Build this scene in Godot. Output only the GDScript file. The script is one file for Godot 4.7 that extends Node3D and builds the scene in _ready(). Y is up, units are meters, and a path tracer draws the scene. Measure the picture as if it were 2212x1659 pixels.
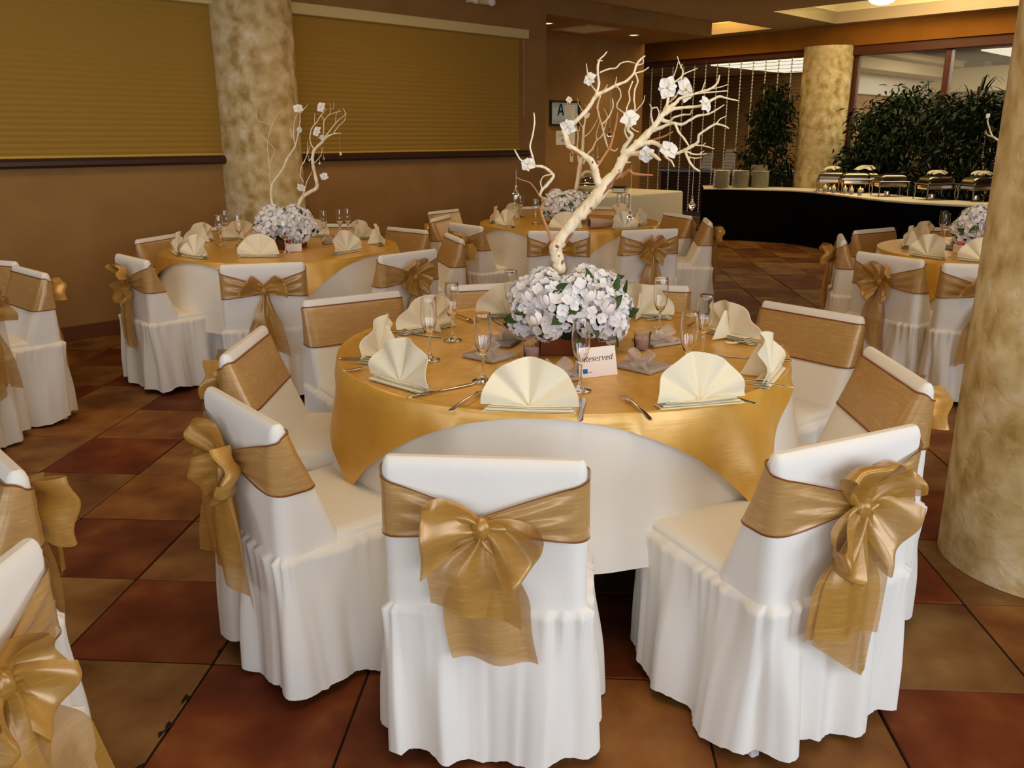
extends Node3D
# A banquet room: round tables with gold overlays, covered chairs with organza bows, branch centrepieces.
# World: camera above the origin looking along -Z; the room's own frame (along / out of the left wall) is turned 44.5 degrees.

var M := {}
var counts := {}
var rng := RandomNumberGenerator.new()
var room: Node3D
const W0 := Vector3(-3.21, 0, -6.3)
const DU := Vector3(0.7133, 0, -0.7009)
const DV := Vector3(0.7009, 0, 0.7133)
const YAW := 0.77667
const CEIL := 2.93
const TOP := 0.752


class MB:
	var v := PackedVector3Array()
	var c := PackedColorArray()
	var ix := PackedInt32Array()
	var tint := Color.WHITE
	func vert(p: Vector3) -> int:
		v.push_back(p)
		c.push_back(tint)
		return v.size() - 1
	func tri(a: int, b: int, d: int) -> void:
		ix.push_back(a); ix.push_back(b); ix.push_back(d)
	func quad(a: int, b: int, d: int, e: int) -> void:
		tri(a, b, d); tri(a, d, e)
	# f(u, w) with u, w in 0..1; outward is du x dw
	func grid(nu: int, nw: int, f: Callable, wrap := false, flip := false) -> void:
		var at := v.size()
		var cols := nu if wrap else nu + 1
		for j in nw + 1:
			for i in cols:
				vert(f.call(float(i) / nu, float(j) / nw))
		for j in nw:
			for i in nu:
				var a := at + j * cols + i
				var b := at + j * cols + (i + 1) % cols
				if flip:
					quad(a, a + cols, b + cols, b)
				else:
					quad(a, b, b + cols, a + cols)
	func face(p: Array, centre: Vector3) -> void:
		var n: Vector3 = (p[1] - p[0]).cross(p[2] - p[0])
		var mid := Vector3.ZERO
		for q in p:
			mid += q
		mid /= p.size()
		var r: Array = p.duplicate()
		if n.dot(mid - centre) < 0:
			r.reverse()
		var k := []
		for q in r:
			k.append(vert(q))
		for i in range(1, k.size() - 1):
			tri(k[0], k[i], k[i + 1])
	func box(at: Vector3, s: Vector3, bev := 0.004, turn := Basis.IDENTITY) -> void:
		var h := s * 0.5
		var b := minf(bev, minf(h.x, minf(h.y, h.z)) * 0.9)
		var g := func(sx: float, sy: float, sz: float, k: int) -> Vector3:
			var p := Vector3(sx * (h.x - (0.0 if k == 0 else b)), sy * (h.y - (0.0 if k == 1 else b)), sz * (h.z - (0.0 if k == 2 else b)))
			return at + turn * p
		for s1 in [-1.0, 1.0]:
			face([g.call(s1, -1, -1, 0), g.call(s1, 1, -1, 0), g.call(s1, 1, 1, 0), g.call(s1, -1, 1, 0)], at)
			face([g.call(-1, s1, -1, 1), g.call(1, s1, -1, 1), g.call(1, s1, 1, 1), g.call(-1, s1, 1, 1)], at)
			face([g.call(-1, -1, s1, 2), g.call(1, -1, s1, 2), g.call(1, 1, s1, 2), g.call(-1, 1, s1, 2)], at)
			for s2 in [-1.0, 1.0]:
				face([g.call(s1, s2, -1, 0), g.call(s1, s2, 1, 0), g.call(s1, s2, 1, 1), g.call(s1, s2, -1, 1)], at)
				face([g.call(s1, -1, s2, 0), g.call(s1, 1, s2, 0), g.call(s1, 1, s2, 2), g.call(s1, -1, s2, 2)], at)
				face([g.call(-1, s1, s2, 1), g.call(1, s1, s2, 1), g.call(1, s1, s2, 2), g.call(-1, s1, s2, 2)], at)
				for s3 in [-1.0, 1.0]:
					face([g.call(s1, s2, s3, 0), g.call(s1, s2, s3, 1), g.call(s1, s2, s3, 2)], at)
	func tube(p: Array, r: Array, sides := 8, cap := true) -> void:
		var n := p.size()
		var up := Vector3(0.31, 0.17, 0.93)
		var rings := []
		for i in n:
			var d: Vector3 = (p[mini(i + 1, n - 1)] - p[maxi(i - 1, 0)]).normalized()
			var x := (up - d * up.dot(d))
			x = x.normalized() if x.length() > 0.05 else d.cross(Vector3.RIGHT).normalized()
			up = x
			var y := d.cross(x)
			var ring := []
			for k in sides:
				var a := TAU * k / sides
				ring.append(vert(p[i] + (x * cos(a) + y * sin(a)) * float(r[i])))
			rings.append(ring)
		for i in n - 1:
			for k in sides:
				var k2 := (k + 1) % sides
				quad(rings[i][k], rings[i][k2], rings[i + 1][k2], rings[i + 1][k])
		if cap:
			var d0: Vector3 = (p[0] - p[1]).normalized()
			var d1: Vector3 = (p[n - 1] - p[n - 2]).normalized()
			var a0 := vert(p[0] + d0 * float(r[0]) * 0.5)
			var a1 := vert(p[n - 1] + d1 * float(r[n - 1]) * 0.5)
			for k in sides:
				var k2 := (k + 1) % sides
				tri(a0, rings[0][k2], rings[0][k])
				tri(a1, rings[n - 1][k], rings[n - 1][k2])
	# profile of (radius, height) from bottom to top, outside first
	func lathe(prof: Array, sides := 32, at := Vector3.ZERO) -> void:
		var n := prof.size()
		grid(sides, n - 1, func(u: float, w: float) -> Vector3:
			var q: Vector2 = prof[int(round(w * (n - 1)))]
			var a := -TAU * u
			return at + Vector3(cos(a) * q.x, q.y, sin(a) * q.x), true)
	func add(o: MB, t: Transform3D) -> void:
		var at := v.size()
		for p in o.v:
			v.push_back(t * p)
		c.append_array(o.c)
		for i in o.ix:
			ix.push_back(at + i)
	func done(flat := false) -> ArrayMesh:
		var vv := v
		var cc := c
		var ii := ix
		if flat:
			vv = PackedVector3Array(); cc = PackedColorArray(); ii = PackedInt32Array()
			for i in ix.size():
				vv.push_back(v[ix[i]]); cc.push_back(c[ix[i]]); ii.push_back(i)
		var nn := PackedVector3Array()
		nn.resize(vv.size())
		var order := PackedInt32Array()
		order.resize(ii.size())
		for i in range(0, ii.size(), 3):
			var a := ii[i]
			var b := ii[i + 1]
			var d := ii[i + 2]
			var k := (vv[b] - vv[a]).cross(vv[d] - vv[a])
			nn[a] += k; nn[b] += k; nn[d] += k
			order[i] = a; order[i + 1] = d; order[i + 2] = b
		for i in nn.size():
			var l := nn[i].length()
			nn[i] = nn[i] / l if l > 1e-14 else Vector3.UP
		var arr := []
		arr.resize(Mesh.ARRAY_MAX)
		arr[Mesh.ARRAY_VERTEX] = vv
		arr[Mesh.ARRAY_NORMAL] = nn
		arr[Mesh.ARRAY_COLOR] = cc
		arr[Mesh.ARRAY_INDEX] = order
		var me := ArrayMesh.new()
		me.add_surface_from_arrays(Mesh.PRIMITIVE_TRIANGLES, arr)
		return me


func _numbered(called: String) -> String:
	var k: int = counts.get(called, 0)
	counts[called] = k + 1
	return called if k == 0 else "%s_%03d" % [called, k]

func thing(called: String, label: String, category: String, at := Vector3.ZERO, turn := 0.0, group := "") -> Node3D:
	var o := Node3D.new()
	o.name = _numbered(called)
	o.position = at
	o.rotation.y = turn
	add_child(o, true)
	return tag(o, label, category, group)

func tag(o: Node3D, label: String, category: String, group := "") -> Node3D:
	o.set_meta("label", label)
	o.set_meta("category", category)
	if group:
		o.set_meta("group", group)
	return o

func part(parent: Node3D, called: String, me: Mesh, m: Material, at := Vector3.ZERO, turn := Vector3.ZERO, label := "") -> MeshInstance3D:
	var o := MeshInstance3D.new()
	o.name = _numbered(called) if parent == self else called
	o.mesh = me
	o.material_override = m
	o.position = at
	o.rotation = turn
	o.cast_shadow = GeometryInstance3D.SHADOW_CASTING_SETTING_ON
	parent.add_child(o, true)
	if label:
		o.set_meta("label", label)
	return o

func solo(called: String, me: Mesh, m: Material, label: String, category: String, at := Vector3.ZERO, turn := 0.0, group := "") -> MeshInstance3D:
	var o := part(self, called, me, m, at, Vector3(0, turn, 0))
	tag(o, label, category, group)
	return o

func struct(called: String, me: Mesh, m: Material, label: String) -> MeshInstance3D:
	var o := part(self, called, me, m, W0, Vector3(0, YAW, 0))
	o.set_meta("kind", "structure")
	o.set_meta("label", label)
	return o

func dup(o: Node3D, called: String, label: String, at: Vector3, turn: float, group := "") -> Node3D:
	var k: Node3D = o.duplicate()
	k.name = _numbered(called)
	add_child(k, true)
	k.position = at
	k.rotation = Vector3(0, turn, 0)
	k.set_meta("label", label)
	if group:
		k.set_meta("group", group)
	return k

func ruv(u: float, y: float, w: float) -> Vector3:
	return W0 + DU * u + DV * w + Vector3(0, y, 0)

func noise_tex(seed_: int, freq: float, stops: Array, octaves := 4, stretch := Vector2.ONE, size := 512) -> Texture2D:
	var n := FastNoiseLite.new()
	n.seed = seed_
	n.frequency = freq
	n.fractal_octaves = octaves
	var im := Image.create_empty(size, size, false, Image.FORMAT_RGB8)
	var g := Gradient.new()
	var offs := PackedFloat32Array()
	var cols := PackedColorArray()
	for i in range(0, stops.size(), 2):
		offs.push_back(stops[i]); cols.push_back(stops[i + 1])
	g.offsets = offs
	g.colors = cols
	# tileable: noise on a torus in four dimensions is not offered, so blend two copies across the seam
	for y in size:
		for x in size:
			var fx := float(x) / size
			var fy := float(y) / size
			var a := n.get_noise_2d(x * stretch.x, y * stretch.y)
			if fx < 0.12 or fy < 0.12:
				var wx := smoothstep(0.0, 0.12, fx)
				var wy := smoothstep(0.0, 0.12, fy)
				var bx := n.get_noise_2d((x + size) * stretch.x, y * stretch.y)
				var by := n.get_noise_2d(x * stretch.x, (y + size) * stretch.y)
				var bb := n.get_noise_2d((x + size) * stretch.x, (y + size) * stretch.y)
				a = lerpf(lerpf(bb, by, wx), lerpf(bx, a, wx), wy)
			im.set_pixel(x, y, g.sample(clampf(0.5 + a * 0.9, 0, 1)))
	return ImageTexture.create_from_image(im)

func mat(key: String, col: Color, rough := 0.8, spec := 0.4, metal := 0.0) -> StandardMaterial3D:
	var m := StandardMaterial3D.new()
	m.resource_name = key
	m.albedo_color = col
	m.roughness = rough
	m.metallic_specular = spec
	m.metallic = metal
	M[key] = m
	return m

func tri(m: StandardMaterial3D, t: Texture2D, scale: float, world := false) -> StandardMaterial3D:
	m.albedo_texture = t
	m.uv1_triplanar = true
	m.uv1_world_triplanar = world
	m.uv1_scale = Vector3.ONE * scale
	return m

func bump(m: StandardMaterial3D, t: Texture2D, cm: float) -> void:
	m.heightmap_enabled = true
	m.heightmap_texture = t
	m.heightmap_scale = cm

func c8(r: int, g: int, b: int, a := 1.0) -> Color:
	return Color(r / 255.0, g / 255.0, b / 255.0, a)

func make_materials() -> void:
	var grain := noise_tex(5, 0.03, [0.0, Color.BLACK, 1.0, Color.WHITE], 4)
	var weave := noise_tex(9, 0.06, [0.0, Color.BLACK, 1.0, Color.WHITE], 3, Vector2(0.25, 2.5))
	M.white = mat("white", c8(238, 235, 228), 0.92, 0.25)
	M.white.uv1_triplanar = true
	M.white.uv1_scale = Vector3.ONE * 2.2
	bump(M.white, grain, 0.025)
	M.ivory = mat("ivory", c8(237, 229, 202), 0.9, 0.25)
	M.ivory.uv1_triplanar = true
	M.ivory.uv1_scale = Vector3.ONE * 8.0
	bump(M.ivory, weave, 0.03)
	mat("cream_cloth", c8(238, 230, 205), 0.92, 0.2)
	var sat := noise_tex(21, 0.02, [0.0, c8(216, 164, 60), 0.5, c8(224, 174, 70), 1.0, c8(230, 182, 82)], 4)
	tri(mat("satin", c8(255, 255, 255), 0.34, 0.8, 0.18), sat, 1.4)
	bump(M.satin, weave, 0.02)
	var org := noise_tex(31, 0.05, [0.0, c8(190, 141, 58), 0.6, c8(200, 151, 67), 0.88, c8(204, 156, 73), 1.0, c8(220, 180, 104)], 3, Vector2(0.2, 1.6))
	tri(mat("organza", Color(1, 1, 1, 0.74), 0.3, 0.8, 0.12), org, 2.2)
	M.organza.transparency = BaseMaterial3D.TRANSPARENCY_ALPHA
	tri(mat("organza_hem", c8(172, 122, 50, 0.85), 0.5, 0.5), org, 2.2)
	M.organza_hem.transparency = BaseMaterial3D.TRANSPARENCY_ALPHA
	mat("tulle", c8(222, 208, 200, 0.38), 0.7, 0.3)
	M.tulle.transparency = BaseMaterial3D.TRANSPARENCY_ALPHA
	mat("glass", Color(1, 1, 1, 0.0), 0.03, 0.55)
	M.glass.refraction_enabled = true
	M.glass.refraction_scale = 0.05
	mat("glass_thick", Color(1, 1, 1, 0.0), 0.03, 0.6)
	M.glass_thick.refraction_enabled = true
	M.glass_thick.refraction_scale = 0.05
	mat("crystal", Color(1, 0.98, 0.96, 0.0), 0.02, 0.9)
	M.crystal.refraction_enabled = true
	M.crystal.refraction_scale = 0.05
	mat("steel", c8(214, 208, 198), 0.16, 0.6, 1.0)
	mat("dark_steel", c8(150, 142, 128), 0.25, 0.6, 1.0)
	mat("chrome", c8(225, 222, 212), 0.1, 0.6, 1.0)
	mat("wax", c8(206, 182, 186), 0.6, 0.4)
	M.wax.subsurf_scatter_enabled = true
	M.wax.subsurf_scatter_strength = 0.3
	var bk := noise_tex(41, 0.02, [0.0, c8(206, 176, 134), 0.2, c8(238, 220, 182), 0.55, c8(246, 234, 204), 1.0, c8(250, 242, 218)], 4, Vector2(1.6, 0.5))
	tri(mat("bark", Color.WHITE, 0.75, 0.3), bk, 3.0)
	bump(M.bark, grain, 0.12)
	tri(mat("bark_red", c8(204, 158, 126), 0.7, 0.3), bk, 3.0)
	mat("bark_scar", c8(150, 98, 66), 0.8, 0.3)
	mat("petal", c8(246, 246, 248), 0.8, 0.3)
	M.petal.backlight_enabled = true
	M.petal.backlight = Color(0.55, 0.55, 0.56)
	mat("tulip", c8(244, 238, 236), 0.6, 0.4)
	mat("orchid", c8(244, 242, 236), 0.65, 0.4)
	mat("bud", c8(214, 200, 110), 0.7, 0.3)
	mat("leaf", c8(58, 82, 34), 0.55, 0.4)
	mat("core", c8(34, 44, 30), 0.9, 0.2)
	mat("planter", c8(120, 62, 30), 0.6, 0.3)
	mat("paper", c8(240, 232, 226), 0.9, 0.2)
	mat("ink", c8(70, 62, 60), 0.9, 0.2)
	mat("grey_ink", c8(150, 148, 150), 0.9, 0.2)
	mat("blue_ink", c8(40, 110, 190), 0.8, 0.2)
	mat("blue_letter", c8(22, 44, 130), 0.8, 0.2)
	mat("sign_paper", c8(190, 205, 205), 0.35, 0.5)
	mat("pink", c8(226, 120, 130), 0.8, 0.2)
	mat("pale_blue", c8(150, 180, 220), 0.8, 0.2)
	mat("cd_clear", c8(220, 214, 214, 0.45), 0.3, 0.6)
	M.cd_clear.transparency = BaseMaterial3D.TRANSPARENCY_ALPHA
	mat("cd_dark", c8(52, 46, 50), 0.25, 0.5)
	mat("cd_sleeve", c8(178, 158, 140), 0.5, 0.4)
	mat("taupe", c8(186, 160, 144), 0.85, 0.3)
	mat("resin", c8(226, 226, 226), 0.5, 0.4)
	# the room
	var plaster := noise_tex(51, 0.008, [0.0, c8(150, 113, 66), 0.5, c8(156, 118, 70), 1.0, c8(162, 123, 74)], 5)
	tri(mat("wall", Color.WHITE, 0.85, 0.25), plaster, 0.5)
	bump(M.wall, grain, 0.1)
	tri(mat("beam", c8(255, 236, 200), 0.8, 0.25), noise_tex(52, 0.008, [0.0, c8(136, 92, 32), 1.0, c8(146, 100, 38)], 5), 0.5)
	mat("ceiling", c8(190, 166, 132), 0.95, 0.15)
	mat("cream_paint", c8(228, 214, 170), 0.9, 0.2)
	mat("white_paint", c8(236, 230, 214), 0.9, 0.2)
	tri(mat("stone", Color.WHITE, 0.75, 0.3), noise_tex(61, 0.02, [0.0, c8(164, 136, 82), 0.3, c8(192, 166, 110), 0.55, c8(210, 188, 138), 0.8, c8(220, 202, 158), 1.0, c8(232, 220, 188)], 6, Vector2(1.0, 0.75)), 0.75, true)
	bump(M.stone, noise_tex(62, 0.05, [0.0, Color.BLACK, 0.35, Color.WHITE, 1.0, Color.WHITE], 4), 0.22)
	mat("blind", c8(166, 132, 58), 0.85, 0.25)
	M.blind.backlight_enabled = true
	M.blind.backlight = Color(0.3, 0.24, 0.12)
	mat("rail", c8(214, 196, 140), 0.6, 0.3)
	mat("rail_gold", c8(206, 166, 70), 0.5, 0.4)
	mat("sill", c8(62, 38, 30), 0.4, 0.5)
	mat("base", c8(110, 66, 40), 0.5, 0.4)
	mat("frame_wood", c8(86, 42, 22), 0.5, 0.4)
	mat("grout", c8(44, 36, 28), 0.95, 0.1)
	mat("black_cloth", c8(14, 14, 15), 0.95, 0.15)
	mat("black", c8(22, 20, 20), 0.5, 0.4)
	mat("grille_rod", c8(88, 74, 52), 0.45, 0.5, 0.6)
	mat("grille_link", c8(230, 224, 214), 0.35, 0.5)
	mat("plate", c8(232, 224, 196), 0.4, 0.5)
	mat("foliage", c8(27, 42, 16), 0.55, 0.35)
	M.foliage.vertex_color_use_as_albedo = true
	mat("stem", c8(70, 52, 36), 0.8, 0.2)
	mat("blue_glass", Color(0.5, 0.65, 0.8, 0.4), 0.1, 0.5)
	M.blue_glass.transparency = BaseMaterial3D.TRANSPARENCY_ALPHA
	mat("wood_dark", c8(74, 46, 26), 0.6, 0.3)
	mat("red", c8(140, 26, 20), 0.5, 0.4)
	mat("pane", Color(1, 1, 1, 0.06), 0.04, 0.5)
	M.pane.transparency = BaseMaterial3D.TRANSPARENCY_ALPHA
	glow("lamp_glow", c8(255, 246, 216), 3.0)
	glow("sky_glow", c8(255, 246, 222), 1.0)
	glow("day_glow", c8(225, 238, 255), 2.0)
	glow("flame", c8(255, 150, 40), 3.0)
	var reds := [0.0, c8(88, 40, 20), 0.4, c8(106, 52, 25), 0.7, c8(118, 65, 33), 1.0, c8(134, 84, 46)]
	var tans := [0.0, c8(104, 64, 33), 0.35, c8(126, 85, 45), 0.65, c8(140, 100, 56), 1.0, c8(156, 118, 72)]
	var tr := noise_tex(71, 0.006, reds, 6)
	var tt := noise_tex(72, 0.006, tans, 6)
	for k in 3:
		var tone := [Color(1, 1, 1), Color(0.9, 0.9, 0.9), Color(1.0, 0.93, 0.86)][k] as Color
		tri(mat("tile_red_%d" % k, tone, 0.6, 0.28), tr, 0.9, true)
		tri(mat("tile_tan_%d" % k, tone, 0.6, 0.28), tt, 0.9, true)
	tri(mat("tile_field", Color.WHITE, 0.62, 0.25), tt, 0.9, true)
	M.tile_field.vertex_color_use_as_albedo = true

func glow(key: String, col: Color, power: float) -> void:
	var m := mat(key, col, 0.6, 0.3)
	m.emission_enabled = true
	m.emission = col
	m.emission_energy_multiplier = power

func area(called: String, at: Vector3, towards: Vector3, size: Vector2, col: Color, energy: float) -> void:
	var l := AreaLight3D.new()
	l.name = called
	l.area_size = size
	l.light_color = col
	l.light_energy = energy
	l.area_range = 40.0
	l.shadow_enabled = true
	add_child(l, true)
	l.look_at_from_position(at, towards, Vector3.UP if absf((towards - at).normalized().y) < 0.95 else Vector3.RIGHT)

func _ready() -> void:
	rng.seed = 11
	var cam := Camera3D.new()
	cam.name = "camera"
	cam.fov = 49.053
	cam.near = 0.05
	cam.far = 80.0
	cam.position = Vector3(0, 1.45, 0)
	cam.rotation_degrees = Vector3(-16.2646, 0, -0.2526)
	cam.rotation_order = EULER_ORDER_YXZ
	add_child(cam)
	cam.current = true
	var env := Environment.new()
	env.background_mode = Environment.BG_SKY
	var sky := Sky.new()
	var sm := ProceduralSkyMaterial.new()
	sm.sky_top_color = Color(0.45, 0.6, 0.85)
	sm.sky_horizon_color = Color(0.8, 0.86, 0.92)
	sm.ground_bottom_color = Color(0.3, 0.28, 0.25)
	sm.ground_horizon_color = Color(0.6, 0.6, 0.58)
	sky.sky_material = sm
	env.sky = sky
	env.tonemap_mode = Environment.TONE_MAPPER_LINEAR
	env.tonemap_exposure = 0.9
	env.sdfgi_enabled = true
	env.ssao_enabled = true
	env.ssil_enabled = true
	var we := WorldEnvironment.new()
	we.name = "environment"
	we.environment = env
	add_child(we)
	# daylight from the windows behind the camera (fittings are built in make_shell)
	for k in 3:
		area("window_light", ruv(-6.2 + 3.1 * k, 1.6, 9.3), ruv(-6.2 + 3.1 * k, 1.5, 0), Vector2(2.2, 1.7), c8(236, 244, 255), DAY)
	for k in 2:
		area("end_window_light", ruv(-7.3, 1.6, 3.0 + 3.4 * k), ruv(0, 1.5, 3.0 + 3.4 * k), Vector2(2.4, 1.7), c8(236, 244, 255), DAY * 0.6)
	# warm ceiling panels over the dining floor
	for q in [[-0.6, 2.2], [2.6, 2.0], [-0.6, 5.8], [2.6, 5.8]]:
		area("panel_light", ruv(q[0], CEIL - 0.06, q[1]), ruv(q[0], 0, q[1]), Vector2(1.1, 1.1), c8(255, 212, 150), WARM)
	# the two lit coffers before the storefront, and the lobby skylight behind it
	area("coffer_light", ruv(8.85, 3.3, 2.6), ruv(8.85, 0, 2.6), Vector2(1.2, 2.4), c8(255, 232, 180), COFFER)
	area("coffer_light", ruv(8.95, 3.3, -0.6), ruv(8.95, 0, -0.6), Vector2(0.9, 1.2), c8(255, 214, 130), COFFER * 0.35)
	area("lobby_light", ruv(12.2, 2.7, 3.6), ruv(12.2, 0, 3.6), Vector2(2.4, 3.0), c8(255, 244, 220), LOBBY)
	area("shop_light", ruv(13.6, 2.75, -2.0), ruv(13.4, 0, -1.6), Vector2(2.0, 1.8), c8(255, 226, 180), LOBBY * 0.5)
	make_materials()
	make_shell()
	make_floor()
	make_columns()
	make_storefront()
	make_lobby()
	make_tables()
	make_chairs()
	make_settings()
	make_centrepieces()
	make_wall_things()
	make_buffet()
	make_plants()

const DAY := 5.8
const WARM := 1.75
const COFFER := 6.0
const LOBBY := 22.0

func boxes(list: Array, bev := 0.004) -> ArrayMesh:
	var b := MB.new()
	for q in list:
		var lo := Vector3(q[0], q[2], q[4])
		var hi := Vector3(q[1], q[3], q[5])
		b.box((lo + hi) * 0.5, hi - lo, bev)
	return b.done(true)

func make_shell() -> void:
	# boxes are [u0, u1, y0, y1, v0, v1] in the room's own frame
	struct("wall_left", boxes([[-8, 5.05, 0, CEIL, -0.2, 0]]), M.wall, "brown plaster wall with the blinds, behind the round tables")
	struct("wall_recess_side", boxes([[4.85, 5.05, 0, CEIL, -1.35, -0.2]]), M.wall, "short plaster return at the end of the blind wall")
	struct("wall_recess", boxes([[5.05, 8.27, 0, CEIL, -1.35, -1.1]]), M.wall, "set-back plaster wall with the framed letter A sign")
	struct("trim_soffit", boxes([[5.05, 8.27, 2.74, CEIL, -1.1, 0.0]], 0.006), M.wall, "dropped soffit with downlights over the recess")
	struct("wall_right", boxes([[-8, 10.2, 0, CEIL, 9.5, 9.7]]), M.wall, "plaster wall of the dining room opposite the blinds")
	struct("wall_end", boxes([[-8.2, -8, 0, CEIL, -0.2, 9.7]]), M.wall, "plaster end wall of the dining room")
	struct("wall_far", boxes([[9.9, 10.2, 2.65, CEIL, -6, 9.7]]), M.beam, "ochre beam above the grille and storefront glazing")
	struct("baseboard_left", boxes([[-8, 5.05, 0, 0.11, 0, 0.014]]), M.base, "brown tile baseboard along the blind wall")
	struct("baseboard_recess", boxes([[5.05, 8.27, 0, 0.11, -1.1, -1.086]]), M.base, "brown tile baseboard along the recess wall")
	struct("ceiling", boxes([[-8.2, 8.0, CEIL, 3.08, -6, 9.7], [9.7, 10.2, CEIL, 3.08, -6, 9.7], [8.0, 9.7, CEIL, 3.08, -6, -1.5],
		[8.0, 9.7, CEIL, 3.08, 0.17, 1.03], [8.0, 9.7, CEIL, 3.08, 4.2, 9.7], [8.0, 8.4, CEIL, 3.08, -1.5, 0.17], [9.55, 9.7, CEIL, 3.08, -1.5, 0.17]], 0.001),
		M.ceiling, "flat tan ceiling with two lit coffers")
	struct("ceiling_coffer", coffer(8.0, 9.7, 1.03, 4.2), M.cream_paint, "long cream ceiling coffer holding the round lamp")
	struct("ceiling_coffer", coffer(8.4, 9.55, -1.5, 0.17), M.cream_paint, "small lit ceiling coffer beside the soffit")
	# daylight windows behind the camera and the panel lamps: glowing fittings for the lights set in _ready
	for k in 3:
		var u := -6.2 + 3.1 * k
		_day_window(ruv(u, 1.6, 9.47), YAW + PI, 2.2, ["wall opposite the blinds, end bay", "wall opposite the blinds, middle bay", "wall opposite the blinds, bay nearest the column"][k])
	for k in 2:
		_day_window(ruv(-7.97, 1.6, 3.0 + 3.4 * k), YAW + PI / 2, 2.4, ["end wall, by the blinds", "end wall, away from the blinds"][k])
	for q in [[-0.6, 2.2, "nearest the blind at the frame edge"], [2.6, 2.0, "over the rear tables"], [-0.6, 5.8, "over the main table's camera side"], [2.6, 5.8, "by the table at the large column"]]:
		var o := thing("ceiling_light", "square warm panel light in the ceiling, " + q[2], "light", ruv(q[0], CEIL, q[1]), YAW, "square panel lights over the dining floor")
		part(o, "frame", boxes([[-0.6, 0.6, -0.03, 0.0, -0.6, -0.55], [-0.6, 0.6, -0.03, 0.0, 0.55, 0.6], [-0.6, -0.55, -0.03, 0.0, -0.55, 0.55], [0.55, 0.6, -0.03, 0.0, -0.55, 0.55]]), M.rail)
		part(o, "diffuser", boxes([[-0.55, 0.55, -0.02, -0.002, -0.55, 0.55]]), M.sky_glow)
	# round lamp in the long coffer
	var lp := thing("ceiling_lamp", "round glowing dome lamp hung in the long ceiling coffer", "lamp", ruv(8.85, 3.4, 2.0), YAW)
	var d := MB.new()
	d.lathe([Vector2(0.0, -0.415), Vector2(0.06, -0.41), Vector2(0.12, -0.39), Vector2(0.165, -0.35), Vector2(0.19, -0.30), Vector2(0.19, -0.28), Vector2(0.0, -0.27)], 28)
	part(lp, "shade", d.done(), M.lamp_glow)
	var st := MB.new()
	st.tube([Vector3(0, -0.28, 0), Vector3(0, 0, 0)], [0.012, 0.012], 8)
	part(lp, "stem", st.done(), M.rail)
	var om := OmniLight3D.new()
	om.name = "dome_light"
	om.position = ruv(8.85, 3.0 - 0.06, 2.0)
	om.light_color = c8(255, 236, 190)
	om.light_energy = 0.5
	om.light_size = 0.15
	om.omni_range = 30.0
	om.shadow_enabled = true
	add_child(om, true)
	for q in [[5.62, -0.52, "over the sign end of the recess"], [7.3, -0.55, "over the cloth-covered side table"]]:
		var dl := thing("downlight", "small lit round downlight in the soffit " + q[2], "light", ruv(q[0], 2.74, q[1]), YAW)
		var r := MB.new()
		r.lathe([Vector2(0.055, -0.002), Vector2(0.075, -0.008), Vector2(0.085, 0.0), Vector2(0.055, 0.0)], 24)
		part(dl, "ring", r.done(), M.cream_paint)
		var g := MB.new()
		g.lathe([Vector2(0.0, -0.006), Vector2(0.04, -0.005), Vector2(0.056, -0.001), Vector2(0.0, 0.0)], 24)
		part(dl, "lens", g.done(), M.lamp_glow)
		var sp := SpotLight3D.new()
		sp.name = "downlight_beam"
		sp.light_color = c8(255, 226, 170)
		sp.light_energy = 0.9
		sp.light_size = 0.05
		sp.spot_angle = 60.0
		sp.spot_range = 12.0
		sp.shadow_enabled = true
		add_child(sp, true)
		sp.look_at_from_position(ruv(q[0], 2.72, q[1]), ruv(q[0], 0, q[1]), Vector3.RIGHT)
	var vn := thing("ceiling_vent", "flat cream air vent in the soffit between the two downlights", "vent", ruv(6.35, 2.74, -0.55), YAW)
	part(vn, "frame", boxes([[-0.3, 0.3, -0.012, 0, -0.3, -0.26], [-0.3, 0.3, -0.012, 0, 0.26, 0.3], [-0.3, -0.26, -0.012, 0, -0.26, 0.26], [0.26, 0.3, -0.012, 0, -0.26, 0.26]], 0.002), M.ceiling)
	for k in 8:
		part(vn, "slat", boxes([[-0.26, 0.26, -0.008, -0.002, -0.24 + k * 0.062, -0.2 + k * 0.062]], 0.001), M.cream_paint)

func _day_window(at: Vector3, turn: float, w: float, where: String) -> void:
	var o := thing("day_window", "bright daylight window in the " + where, "window", at, turn, "daylight windows on the unseen walls")
	part(o, "pane", boxes([[-w / 2, w / 2, -0.85, 0.85, 0.0, 0.01]]), M.day_glow)
	part(o, "frame", boxes([[-w / 2 - 0.06, w / 2 + 0.06, 0.85, 0.91, -0.01, 0.05], [-w / 2 - 0.06, w / 2 + 0.06, -0.91, -0.85, -0.01, 0.05],
		[-w / 2 - 0.06, -w / 2, -0.85, 0.85, -0.01, 0.05], [w / 2, w / 2 + 0.06, -0.85, 0.85, -0.01, 0.05], [-0.03, 0.03, -0.85, 0.85, -0.01, 0.03]]), M.frame_wood)

func coffer(u0: float, u1: float, v0: float, v1: float) -> ArrayMesh:
	var t := 0.05
	return boxes([[u0 - t, u0, 2.935, 3.45, v0 - t, v1 + t], [u1, u1 + t, 2.935, 3.45, v0 - t, v1 + t], [u0, u1, 2.935, 3.45, v0 - t, v0], [u0, u1, 2.935, 3.45, v1, v1 + t], [u0 - t, u1 + t, 3.4, 3.5, v0 - t, v1 + t]], 0.001)

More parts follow.
